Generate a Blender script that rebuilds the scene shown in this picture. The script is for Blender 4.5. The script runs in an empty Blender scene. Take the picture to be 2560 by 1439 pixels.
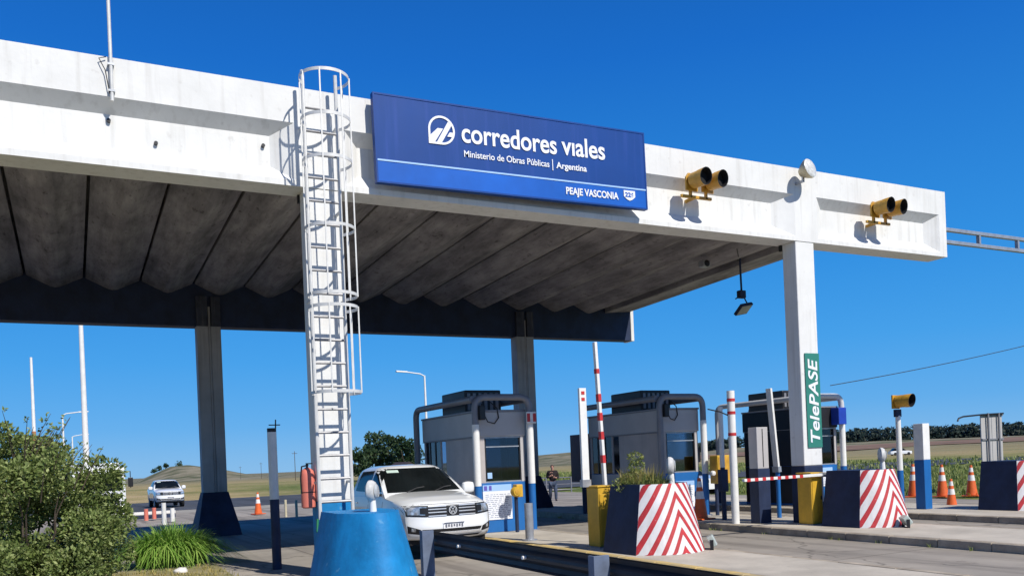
import bpy, bmesh, math, random
from mathutils import Vector, Matrix
from mathutils.bvhtree import BVHTree
from mathutils import noise as mn
random.seed(7)
SC = bpy.context.scene
COL = SC.collection
R = math.radians
EYE = 1.83

# ------------------------------------------------------------------ camera, sky, sun, exposure
cam_d = bpy.data.cameras.new('camera'); cam = bpy.data.objects.new('camera', cam_d); COL.objects.link(cam)
th = math.atan(1099 / 2141.0); S_, C_ = math.sin(th), math.cos(th)
sr = 0.0415; cr = math.sqrt(1 - sr * sr)
r0 = Vector((C_, -S_, 0)); u0 = Vector((0, 0, 1)); v0 = Vector((S_, C_, 0))
xa = cr * r0 - sr * u0; ya = sr * r0 + cr * u0; za = -v0
cam.matrix_world = Matrix(((xa.x, ya.x, za.x, 0), (xa.y, ya.y, za.y, 0), (xa.z, ya.z, za.z, EYE), (0, 0, 0, 1)))
cam_d.sensor_width = 36; cam_d.lens = 36 * 2141 / 2560.0
cam_d.shift_y = (1151 - 719.5) / 2560.0
cam_d.clip_start = 0.1; cam_d.clip_end = 8000
SC.camera = cam

SUN = Vector((0.27, -1.0, 1.0)).normalized()
el = math.asin(SUN.z); az = math.atan2(SUN.x, SUN.y)
w = bpy.data.worlds.new('World'); SC.world = w; w.use_nodes = True
nt = w.node_tree; nt.nodes.clear()
sky = nt.nodes.new('ShaderNodeTexSky'); sky.sky_type = 'NISHITA'; sky.sun_disc = False
sky.sun_elevation = el; sky.sun_rotation = az
sky.altitude = 500; sky.air_density = 1.0; sky.dust_density = 0.25; sky.ozone_density = 3.0
hs = nt.nodes.new('ShaderNodeHueSaturation'); hs.inputs['Saturation'].default_value = 1.22; hs.inputs['Value'].default_value = 1.0
bg = nt.nodes.new('ShaderNodeBackground'); bg.inputs['Strength'].default_value = 0.115
wo = nt.nodes.new('ShaderNodeOutputWorld')
tc = nt.nodes.new('ShaderNodeTexCoord'); sx_ = nt.nodes.new('ShaderNodeSeparateXYZ'); nt.links.new(tc.outputs['Generated'], sx_.inputs[0])
rp_ = nt.nodes.new('ShaderNodeValToRGB'); el_ = rp_.color_ramp.elements     # deep, very clear air: blue by height above the horizon
el_[0].position = 0.0; el_[0].color = (0.20, 0.48, 0.83, 1); el_[1].position = 1.0; el_[1].color = (0.003, 0.040, 0.22, 1)
for p_, c_ in ((0.05, (0.10, 0.40, 0.84)), (0.12, (0.050, 0.345, 0.83)), (0.21, (0.026, 0.275, 0.77)), (0.42, (0.008, 0.150, 0.60)), (0.6, (0.005, 0.085, 0.38))):
    e_ = el_.new(p_); e_.color = (*c_, 1)
nt.links.new(sx_.outputs[2], rp_.inputs[0])
bg2 = nt.nodes.new('ShaderNodeBackground'); bg2.inputs['Strength'].default_value = 1.0; nt.links.new(rp_.outputs[0], bg2.inputs[0])
mxs = nt.nodes.new('ShaderNodeMixShader'); mxs.inputs[0].default_value = 0.94
nt.links.new(sky.outputs[0], hs.inputs['Color']); nt.links.new(hs.outputs[0], bg.inputs[0])
nt.links.new(bg.outputs[0], mxs.inputs[1]); nt.links.new(bg2.outputs[0], mxs.inputs[2]); nt.links.new(mxs.outputs[0], wo.inputs[0])
sd = bpy.data.lights.new('sun', 'SUN'); sd.energy = 4.9; sd.angle = R(0.53); sd.color = (1.0, 0.95, 0.87)
so = bpy.data.objects.new('sun', sd); COL.objects.link(so); so.location = (0, -20, 40)
so.rotation_euler = SUN.to_track_quat('Z', 'Y').to_euler()
SC.view_settings.view_transform = 'Standard'; SC.view_settings.look = 'None'
SC.view_settings.exposure = 0.0; SC.view_settings.gamma = 1.0
SC.view_settings.use_curve_mapping = False
SC.render.engine = 'CYCLES'

# ------------------------------------------------------------------ materials
MATS = {}
def M(name, col, rough=0.6, metal=0.0, var=0.12, scale=3.0, bump=0.0, bscale=None, streak=0.0, streak_col=None,
      coat=0.0, col2=None, spec=0.5, spots=0.0, spot_col=(0.03, 0.03, 0.03), world=False):
    if name in MATS: return MATS[name]
    m = bpy.data.materials.new(name); m.use_nodes = True; n = m.node_tree.nodes; l = m.node_tree.links
    b = n['Principled BSDF']; b.inputs['Roughness'].default_value = rough; b.inputs['Metallic'].default_value = metal
    b.inputs['Specular IOR Level'].default_value = spec
    if coat: b.inputs['Coat Weight'].default_value = coat; b.inputs['Coat Roughness'].default_value = 0.04
    if world:
        g = n.new('ShaderNodeNewGeometry'); cs = g.outputs['Position']
    else:
        g = n.new('ShaderNodeTexCoord'); cs = g.outputs['Object']
    nz = n.new('ShaderNodeTexNoise'); nz.inputs['Scale'].default_value = scale; nz.inputs['Detail'].default_value = 7
    nz.inputs['Roughness'].default_value = 0.62
    l.new(cs, nz.inputs['Vector'])
    cr_ = n.new('ShaderNodeValToRGB')
    c2 = col2 if col2 else tuple(max(0, c * (1 - var * 1.6)) for c in col)
    c1 = tuple(min(1, c * (1 + var * 0.7)) for c in col)
    cr_.color_ramp.elements[0].position = 0.3; cr_.color_ramp.elements[1].position = 0.7
    cr_.color_ramp.elements[0].color = (*c2, 1); cr_.color_ramp.elements[1].color = (*c1, 1)
    l.new(nz.outputs['Fac'], cr_.inputs[0]); out = cr_.outputs[0]
    if streak:
        mp = n.new('ShaderNodeMapping'); mp.inputs['Scale'].default_value = (4.0, 4.0, 0.25); l.new(cs, mp.inputs[0])
        n2 = n.new('ShaderNodeTexNoise'); n2.inputs['Scale'].default_value = 2.2; n2.inputs['Detail'].default_value = 6
        l.new(mp.outputs[0], n2.inputs['Vector'])
        r2 = n.new('ShaderNodeValToRGB'); r2.color_ramp.elements[0].position = 0.52; r2.color_ramp.elements[1].position = 0.78
        r2.color_ramp.elements[0].color = (0, 0, 0, 1); r2.color_ramp.elements[1].color = (streak,) * 3 + (1,)
        l.new(n2.outputs['Fac'], r2.inputs[0])
        mx = n.new('ShaderNodeMixRGB'); l.new(r2.outputs[0], mx.inputs[0]); l.new(out, mx.inputs[1])
        sc_ = streak_col if streak_col else tuple(c * 0.35 for c in col)
        mx.inputs[2].default_value = (*sc_, 1); out = mx.outputs[0]
    if spots:
        n3 = n.new('ShaderNodeTexNoise'); n3.inputs['Scale'].default_value = scale * 5; n3.inputs['Detail'].default_value = 4
        l.new(cs, n3.inputs['Vector'])
        r3 = n.new('ShaderNodeValToRGB'); r3.color_ramp.elements[0].position = 0.66; r3.color_ramp.elements[1].position = 0.74
        r3.color_ramp.elements[0].color = (0, 0, 0, 1); r3.color_ramp.elements[1].color = (spots,) * 3 + (1,)
        l.new(n3.outputs['Fac'], r3.inputs[0])
        mx = n.new('ShaderNodeMixRGB'); l.new(r3.outputs[0], mx.inputs[0]); l.new(out, mx.inputs[1])
        mx.inputs[2].default_value = (*spot_col, 1); out = mx.outputs[0]
    l.new(out, b.inputs['Base Color'])
    if bump:
        n4 = n.new('ShaderNodeTexNoise'); n4.inputs['Scale'].default_value = bscale or scale * 6; n4.inputs['Detail'].default_value = 6
        l.new(cs, n4.inputs['Vector'])
        bp = n.new('ShaderNodeBump'); bp.inputs['Strength'].default_value = bump; bp.inputs['Distance'].default_value = 0.03
        l.new(n4.outputs['Fac'], bp.inputs['Height']); l.new(bp.outputs[0], b.inputs['Normal'])
    MATS[name] = m
    return m

m_white = M('white_masonry_paint', (0.76, 0.76, 0.735), 0.75, var=0.06, scale=1.2, bump=0.10, bscale=14, streak=0.38, streak_col=(0.40, 0.38, 0.34), spots=0.3, spot_col=(0.42, 0.40, 0.37))
m_soffit = M('weathered_concrete', (0.255, 0.23, 0.215), 0.9, var=0.45, scale=0.9, bump=0.3, bscale=9, spots=0.6, spot_col=(0.07, 0.06, 0.055))
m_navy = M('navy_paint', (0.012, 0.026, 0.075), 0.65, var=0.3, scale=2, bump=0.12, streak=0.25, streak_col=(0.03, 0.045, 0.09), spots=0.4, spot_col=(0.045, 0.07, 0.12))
m_blue = M('bright_blue_paint', (0.010, 0.23, 0.54), 0.55, var=0.22, scale=1.6, bump=0.18, bscale=12, streak=0.5, streak_col=(0.01, 0.12, 0.33), spots=0.55, spot_col=(0.14, 0.36, 0.55), spec=0.3)
m_blue2 = M('booth_blue_paint', (0.010, 0.13, 0.40), 0.5, var=0.08, scale=2)
m_galv = M('galvanised_steel', (0.42, 0.44, 0.47), 0.45, 0.55, var=0.15, scale=6)
m_ladder = M('white_ladder_steel', (0.66, 0.66, 0.64), 0.5, 0.1, var=0.1, scale=6, spots=0.35, spot_col=(0.30, 0.16, 0.08))
m_rung = M('shaded_rung_steel', (0.30, 0.30, 0.31), 0.5, 0.4, var=0.2, scale=9)  # darker than the rails: the rungs' shadow side put into the colour
m_dark = M('black_plastic', (0.012, 0.012, 0.014), 0.45, var=0.2)
m_black = M('matt_black', (0.006, 0.006, 0.008), 0.8, var=0.1)
m_rub = M('tyre_rubber', (0.018, 0.018, 0.018), 0.8, var=0.2, scale=9)
m_amber = M('signal_amber_housing', (0.62, 0.33, 0.035), 0.45, var=0.2, scale=5, spots=0.3, spot_col=(0.35, 0.12, 0.03))
m_yellow = M('yellow_cabinet_paint', (0.66, 0.39, 0.03), 0.5, var=0.15, scale=3, streak=0.4, streak_col=(0.36, 0.20, 0.03), spots=0.4, spot_col=(0.25, 0.13, 0.03))
m_grey = M('booth_grey_panel', (0.47, 0.43, 0.41), 0.5, var=0.12, scale=1.2, streak=0.25, spots=0.15)
m_greyl = M('booth_light_panel', (0.47, 0.45, 0.44), 0.5, var=0.06, scale=1.5)
m_frame = M('frame_tube_paint', (0.62, 0.62, 0.62), 0.45, var=0.08, scale=4)
m_framed = M('shaded_tube_and_grey_metal', (0.22, 0.22, 0.24), 0.45, var=0.1, scale=4)  # plain grey metal, also booth tubes with roof shade put into the colour
m_post = M('white_post_paint', (0.80, 0.79, 0.75), 0.5, var=0.06, scale=5, spots=0.15, spot_col=(0.35, 0.30, 0.22))
m_red = M('red_paint', (0.55, 0.03, 0.03), 0.5, var=0.15, scale=5)
m_ext = M('extinguisher_red', (0.72, 0.20, 0.14), 0.5, var=0.08, scale=3)
m_orange = M('cone_orange', (0.75, 0.13, 0.02), 0.55, var=0.12, scale=9)
m_conew = M('cone_white', (0.8, 0.78, 0.75), 0.5, var=0.1, scale=9)
m_car = M('white_car_paint', (0.80, 0.81, 0.80), 0.28, var=0.01, scale=1, coat=1.0)
m_glass = M('dark_car_glass', (0.008, 0.011, 0.012), 0.06, var=0.3, scale=2, spec=0.32)
m_chrome = M('chrome', (0.80, 0.80, 0.80), 0.32, 0.55, var=0.02)
m_lens = M('headlight_lens', (0.60, 0.63, 0.67), 0.10, 0.5, var=0.55, scale=9, coat=1.0)
m_plate = M('plate_white', (0.75, 0.75, 0.76), 0.5, var=0.03)
m_trunk = M('bark', (0.10, 0.075, 0.055), 0.9, var=0.3, scale=8, bump=0.4)
m_kerb = M('kerb_concrete', (0.40, 0.34, 0.26), 0.9, var=0.28, scale=2.5, bump=0.3, world=True, spots=0.3, spot_col=(0.12, 0.10, 0.08))
m_kerby = M('kerb_yellow_worn', (0.62, 0.43, 0.12), 0.85, var=0.2, scale=2.2, bump=0.25, world=True, col2=(0.42, 0.34, 0.20), spots=0.4, spot_col=(0.36, 0.32, 0.26))
m_top = M('island_concrete', (0.50, 0.45, 0.37), 0.92, var=0.16, scale=1.1, bump=0.25, bscale=22, world=True, spots=0.22, spot_col=(0.2, 0.18, 0.15))
m_skin = M('skin', (0.50, 0.26, 0.19), 0.6, var=0.05)
m_sblue = M('sign_blue_dark', (0.004, 0.055, 0.26), 0.5, var=0.10, scale=0.5, spec=0.25, streak=0.55, streak_col=(0.025, 0.075, 0.34))  # lighter streaks paint the highlights on the sheet's wrinkles
m_sblue2 = M('sign_blue_bright', (0.006, 0.115, 0.52), 0.5, var=0.16, scale=0.7, spec=0.25)
m_letter = M('white_vinyl', (0.82, 0.84, 0.88), 0.5, var=0.02)
m_stripe = M('pale_blue_vinyl', (0.35, 0.55, 0.85), 0.5, var=0.03)
m_tgreen = M('green_vinyl', (0.03, 0.215, 0.165), 0.5, var=0.08, scale=1)
m_cable = M('black_cable', (0.01, 0.01, 0.012), 0.6, var=0.1)
m_tile = M('dark_roof', (0.05, 0.035, 0.035), 0.8, var=0.2)

def glass_mat():
    m = bpy.data.materials.new('booth_glass'); m.use_nodes = True; n = m.node_tree.nodes; l = m.node_tree.links; n.clear()
    o = n.new('ShaderNodeOutputMaterial'); t = n.new('ShaderNodeBsdfTransparent'); t.inputs[0].default_value = (0.55, 0.63, 0.74, 1)
    g = n.new('ShaderNodeBsdfGlossy'); g.inputs['Roughness'].default_value = 0.02; g.inputs[0].default_value = (0.9, 0.95, 1, 1)
    f = n.new('ShaderNodeFresnel'); f.inputs[0].default_value = 1.6
    mx = n.new('ShaderNodeMixShader'); l.new(f.outputs[0], mx.inputs[0]); l.new(t.outputs[0], mx.inputs[1]); l.new(g.outputs[0], mx.inputs[2])
    l.new(mx.outputs[0], o.inputs[0]); return m
m_pane = glass_mat()

def leaf_mat(name, c1, c2, c3, scale=2.5, trans=0.25):
    m = bpy.data.materials.new(name); m.use_nodes = True; n = m.node_tree.nodes; l = m.node_tree.links
    b = n['Principled BSDF']; b.inputs['Roughness'].default_value = 0.6; b.inputs['Specular IOR Level'].default_value = 0.3
    g = n.new('ShaderNodeNewGeometry')
    r = n.new('ShaderNodeValToRGB'); e = r.color_ramp.elements
    e[0].position = 0.0; e[0].color = (*c1, 1); e[1].position = 1.0; e[1].color = (*c3, 1)
    k = e.new(0.55); k.color = (*c2, 1)
    nz = n.new('ShaderNodeTexNoise'); nz.inputs['Scale'].default_value = scale; l.new(g.outputs['Position'], nz.inputs['Vector'])
    mx = n.new('ShaderNodeMath'); mx.operation = 'MULTIPLY_ADD'; mx.inputs[1].default_value = 0.55
    l.new(g.outputs['Random Per Island'], mx.inputs[0])
    m2 = n.new('ShaderNodeMath'); m2.operation = 'MULTIPLY'; m2.inputs[1].default_value = 0.5; l.new(nz.outputs['Fac'], m2.inputs[0])
    l.new(m2.outputs[0], mx.inputs[2]); l.new(mx.outputs[0], r.inputs[0]); l.new(r.outputs[0], b.inputs['Base Color'])
    o = n['Material Output']; tr = n.new('ShaderNodeBsdfTranslucent'); l.new(r.outputs[0], tr.inputs[0])
    ms = n.new('ShaderNodeMixShader'); ms.inputs[0].default_value = trans
    l.new(b.outputs[0], ms.inputs[1]); l.new(tr.outputs[0], ms.inputs[2]); l.new(ms.outputs[0], o.inputs[0])
    return m
m_leaf = leaf_mat('shrub_leaves', (0.035, 0.06, 0.02), (0.17, 0.23, 0.06), (0.50, 0.54, 0.24))
m_strap = leaf_mat('strap_leaves', (0.08, 0.20, 0.03), (0.21, 0.38, 0.06), (0.46, 0.58, 0.16), trans=0.35)
m_dry = leaf_mat('dry_grass_blades', (0.16, 0.15, 0.04), (0.34, 0.29, 0.09), (0.52, 0.42, 0.17), trans=0.2)
m_weed = leaf_mat('weed_leaves', (0.08, 0.12, 0.025), (0.22, 0.27, 0.07), (0.46, 0.42, 0.18), trans=0.2)
m_euc = leaf_mat('tree_leaves', (0.012, 0.030, 0.014), (0.035, 0.070, 0.028), (0.095, 0.13, 0.05), scale=0.5, trans=0.1)
m_pine = leaf_mat('far_wood_leaves', (0.006, 0.015, 0.012), (0.012, 0.026, 0.018), (0.024, 0.040, 0.026), scale=0.05, trans=0.0)

# ------------------------------------------------------------------ geometry helper
class G:
    def __init__(s): s.v = []; s.f = []; s.m = []; s.mi = 0
    def add(s, vs, fs):
        b = len(s.v); s.v += [tuple(q) for q in vs]; s.f += [tuple(i + b for i in f) for f in fs]; s.m += [s.mi] * len(fs); return s
    def box(s, x0, x1, y0, y1, z0, z1):
        return s.add([(x0,y0,z0),(x1,y0,z0),(x1,y1,z0),(x0,y1,z0),(x0,y0,z1),(x1,y0,z1),(x1,y1,z1),(x0,y1,z1)],
              [(0,3,2,1),(4,5,6,7),(0,1,5,4),(1,2,6,5),(2,3,7,6),(3,0,4,7)])
    def loft(s, rings, cap=True, close=True):
        n = len(rings[0]); vs = [q for r in rings for q in r]; fs = []
        for k in range(len(rings) - 1):
            for i in range(n if close else n - 1):
                j = (i + 1) % n; fs.append((k*n+i, k*n+j, (k+1)*n+j, (k+1)*n+i))
        if cap: fs.append(tuple(range(n))[::-1]); fs.append(tuple((len(rings)-1)*n + i for i in range(n)))
        return s.add(vs, fs)
    def prism(s, pts, a0, a1, axis='y'):
        def q(p, a): return {'y': (p[0], a, p[1]), 'x': (a, p[0], p[1]), 'z': (p[0], p[1], a)}[axis]
        return s.loft([[q(p, a0) for p in pts], [q(p, a1) for p in pts]])
    def cyl(s, p0, p1, r0_, r1_=None, n=12, cap=True):
        r1_ = r0_ if r1_ is None else r1_
        p0 = Vector(p0); p1 = Vector(p1); d = (p1 - p0).normalized()
        a = d.orthogonal().normalized(); b = d.cross(a)
        rg = [[p + (a * math.cos(t) + b * math.sin(t)) * r for t in [2*math.pi*i/n for i in range(n)]] for p, r in ((p0, r0_), (p1, r1_))]
        return s.loft(rg, cap)
    def tube(s, pts, r, n=8, closed=False):
        pts = [Vector(p) for p in pts]; rings = []; N = len(pts); prev = None
        for i, p in enumerate(pts):
            if closed: d = pts[(i+1) % N] - pts[i-1]
            else: d = pts[min(i+1, N-1)] - pts[max(i-1, 0)]
            d.normalize()
            if prev is None: a = d.orthogonal().normalized()
            else:
                a = prev - d * prev.dot(d); a = a.normalized() if a.length > 1e-5 else d.orthogonal().normalized()
            prev = a; b = d.cross(a); rr = r[i] if isinstance(r, (list, tuple)) else r
            rings.append([p + (a * math.cos(t) + b * math.sin(t)) * rr for t in [2*math.pi*k/n for k in range(n)]])
        if closed: rings.append(rings[0])
        return s.loft(rings, not closed)
    def lathe(s, prof, o=(0,0,0), n=24, axis='z', cap=True):
        rg = []
        for r, z in prof:
            ring = []
            for i in range(n):
                t = 2*math.pi*i/n; x, y = r*math.cos(t), r*math.sin(t)
                ring.append({'z': (o[0]+x, o[1]+y, o[2]+z), 'y': (o[0]+x, o[1]+z, o[2]+y), 'x': (o[0]+z, o[1]+x, o[2]+y)}[axis])
            rg.append(ring)
        return s.loft(rg, cap)
    def xf(s, mat):
        s.v = [tuple(mat @ Vector(q)) for q in s.v]; return s
    def build(s, name, mat, parent=None, smooth=None, bevel=0, loc=None, fix=True):
        me = bpy.data.meshes.new(name); me.from_pydata(s.v, [], s.f)
        if fix:
            bm = bmesh.new(); bm.from_mesh(me); bmesh.ops.recalc_face_normals(bm, faces=bm.faces); bm.to_mesh(me); bm.free()
        for mm in (mat if isinstance(mat, (list, tuple)) else [mat]): me.materials.append(mm)
        if isinstance(mat, (list, tuple)): me.polygons.foreach_set('material_index', s.m)
        if smooth:
            me.shade_smooth()
            try: me.set_sharp_from_angle(angle=R(smooth))
            except Exception: pass
        me.update()
        o = bpy.data.objects.new(name, me); COL.objects.link(o); o.parent = parent
        if loc: o.location = loc
        if bevel:
            b = o.modifiers.new('bevel', 'BEVEL'); b.width = bevel; b.segments = 2; b.limit_method = 'ANGLE'; b.angle_limit = R(35)
        return o

def tag(o, label=None, cat=None, group=None, kind=None):
    if label: o['label'] = label
    if cat: o['category'] = cat
    if group: o['group'] = group
    if kind: o['kind'] = kind
    return o
def thing(name, label, cat, loc=(0,0,0), rz=0, group=None):
    o = bpy.data.objects.new(name, None); COL.objects.link(o); o.empty_display_size = 0.3
    o.location = loc; o.rotation_euler = (0, 0, rz); return tag(o, label, cat, group)
def kids(o): return [c for c in bpy.data.objects if c.parent == o]
def copy_tree(o, loc=None, rz=None, label=None, parent=None):
    c = o.copy(); COL.objects.link(c); c.parent = parent
    if loc: c.location = loc
    if rz is not None: c.rotation_euler = (0, 0, rz)
    if label: c['label'] = label
    for k in kids(o): copy_tree(k, parent=c)
    return c
def gz(x, y): return 0.0 if y < 20 else (-0.008 * (y - 20) if y < 75 else -0.44)
def text(name, s, size, mat, parent, x, z, y, width=None, bold=0.0, extr=0.002, rot=(90, 0, 0), shear=0.0):
    c = bpy.data.curves.new(name, 'FONT'); c.body = s; c.size = size; c.offset = bold; c.extrude = extr; c.shear = shear
    t = bpy.data.objects.new('tmp_text', c); COL.objects.link(t)
    bpy.context.view_layer.update()
    me = bpy.data.meshes.new_from_object(t.evaluated_get(bpy.context.evaluated_depsgraph_get()))
    bpy.data.objects.remove(t); me.name = name
    xs = [v.co.x for v in me.vertices]
    sx = (width / (max(xs) - min(xs))) if width else 1.0; mx = min(xs)
    for v in me.vertices: v.co.x = (v.co.x - mx) * sx
    me.materials.clear(); me.materials.append(mat)
    o = bpy.data.objects.new(name, me); COL.objects.link(o); o.parent = parent
    o.location = (x, y, z); o.rotation_euler = tuple(R(a) for a in rot); return o

# ================================================================== GROUND
def hill(x, y):
    z = gz(x, y)
    def g(cx, cy, sx, sy, a): return a * math.exp(-((x-cx)/sx)**2 - ((y-cy)/sy)**2)
    z += g(70, 700, 24, 110, 13.5) + g(104, 720, 24, 110, 9.0) + g(760, 1350, 260, 300, 15) + g(420, 1300, 200, 300, 6)
    d = (x * 0.86 + y * 0.5)
    z -= max(0, min(1, (0.62 - x/max(y, 1))/0.12)) * 0.0125 * min(700, max(0, math.hypot(x, y) - 280))
    if x > 120: z += max(0, min(1, (x/max(y, 1) - 0.70)/0.2)) * 4.2 * max(0, min(1, (d - 170) / 260)) ** 1.3 * min(1, (x - 120) / 120)
    z += 0.5 * mn.noise(Vector((x/40, y/40, 0))) * min(1, max(0, (math.hypot(x, y) - 110) / 200))
    return z
def terrain_mat():
    m = bpy.data.materials.new('grassland'); m.use_nodes = True; n = m.node_tree.nodes; l = m.node_tree.links
    b = n['Principled BSDF']; b.inputs['Roughness'].default_value = 0.95; b.inputs['Specular IOR Level'].default_value = 0.1
    g = n.new('ShaderNodeNewGeometry'); sp = n.new('ShaderNodeSeparateXYZ'); l.new(g.outputs['Position'], sp.inputs[0])
    nz = n.new('ShaderNodeTexNoise'); nz.inputs['Scale'].default_value = 0.05; nz.inputs['Detail'].default_value = 8; l.new(g.outputs['Position'], nz.inputs['Vector'])
    nf = n.new('ShaderNodeTexNoise'); nf.inputs['Scale'].default_value = 1.3; nf.inputs['Detail'].default_value = 8; nf.inputs['Roughness'].default_value = 0.7; l.new(g.outputs['Position'], nf.inputs['Vector'])
    def ramp(src, p0, c0, p1, c1, mid=None):
        r = n.new('ShaderNodeValToRGB'); e = r.color_ramp.elements
        e[0].position = p0; e[0].color = (*c0, 1); e[1].position = p1; e[1].color = (*c1, 1)
        if mid: k = e.new(mid[0]); k.color = (*mid[1], 1)
        l.new(src, r.inputs[0]); return r.outputs[0]
    dry = ramp(nz.outputs['Fac'], 0.35, (0.47, 0.36, 0.20), 0.62, (0.22, 0.21, 0.08), (0.5, (0.38, 0.30, 0.14)))
    grn = ramp(nf.outputs['Fac'], 0.35, (0.05, 0.08, 0.02), 0.68, (0.26, 0.25, 0.09), (0.5, (0.13, 0.17, 0.045)))
    dd_ = n.new('ShaderNodeVectorMath'); dd_.operation = 'LENGTH'; l.new(g.outputs['Position'], dd_.inputs[0])
    mo = n.new('ShaderNodeMapRange'); mo.inputs[1].default_value = 150; mo.inputs[2].default_value = 330; l.new(dd_.outputs['Value'], mo.inputs[0])
    olv = ramp(nz.outputs['Fac'], 0.40, (0.10, 0.11, 0.06), 0.60, (0.27, 0.24, 0.17), (0.5, (0.20, 0.185, 0.12)))
    mq = n.new('ShaderNodeMixRGB'); l.new(mo.outputs[0], mq.inputs[0]); l.new(dry, mq.inputs[1]); l.new(olv, mq.inputs[2]); dry = mq.outputs[0]
    # greener east of the toll lanes
    mr = n.new('ShaderNodeMapRange'); mr.inputs[1].default_value = 14; mr.inputs[2].default_value = 26; l.new(sp.outputs[0], mr.inputs[0])
    ds = n.new('ShaderNodeVectorMath'); ds.operation = 'LENGTH'; l.new(g.outputs['Position'], ds.inputs[0])
    mf = n.new('ShaderNodeMapRange'); mf.inputs[1].default_value = 200; mf.inputs[2].default_value = 120; l.new(ds.outputs['Value'], mf.inputs[0])
    mu = n.new('ShaderNodeMath'); mu.operation = 'MULTIPLY'; l.new(mr.outputs[0], mu.inputs[0]); l.new(mf.outputs[0], mu.inputs[1])
    mx = n.new('ShaderNodeMixRGB'); l.new(mu.outputs[0], mx.inputs[0]); l.new(dry, mx.inputs[1]); l.new(grn, mx.inputs[2])
    fl = ramp(nf.outputs['Fac'], 0.3, (0.7, 0.7, 0.7), 0.7, (1.2, 1.2, 1.2))
    mm = n.new('ShaderNodeMixRGB'); mm.blend_type = 'MULTIPLY'; mm.inputs[0].default_value = 0.8; l.new(mx.outputs[0], mm.inputs[1]); l.new(fl, mm.inputs[2])
    l.new(mm.outputs[0], b.inputs['Base Color'])
    bp = n.new('ShaderNodeBump'); bp.inputs['Distance'].default_value = 0.25; bp.inputs['Strength'].default_value = 0.7
    l.new(nf.outputs['Fac'], bp.inputs['Height']); l.new(bp.outputs[0], b.inputs['Normal'])
    return m
def sheet(name, xs, ys, zf, mat):
    g = G(); vs = [(x, y, zf(x, y)) for y in ys for x in xs]; nx = len(xs)
    g.add(vs, [(j*nx+i, j*nx+i+1, (j+1)*nx+i+1, (j+1)*nx+i) for j in range(len(ys)-1) for i in range(nx-1)])
    return tag(g.build(name, mat, smooth=60, fix=False), kind='structure')
xs = [-900, -500, -300, -200] + [-150 + 12*i for i in range(60)] + [600, 700, 800, 900, 1000, 1200, 1500, 2000, 3000, 5000]
ys = [-200, -60, 0, 20] + [30 + 7.5*i for i in range(20)] + [180 + 20*i for i in range(30)] + [820, 900, 1000, 1100, 1200, 1300, 1400, 1600, 2000, 3000, 5000]
sheet('grassland', xs, ys, lambda x, y: hill(x, y) - 0.05, terrain_mat())

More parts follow.
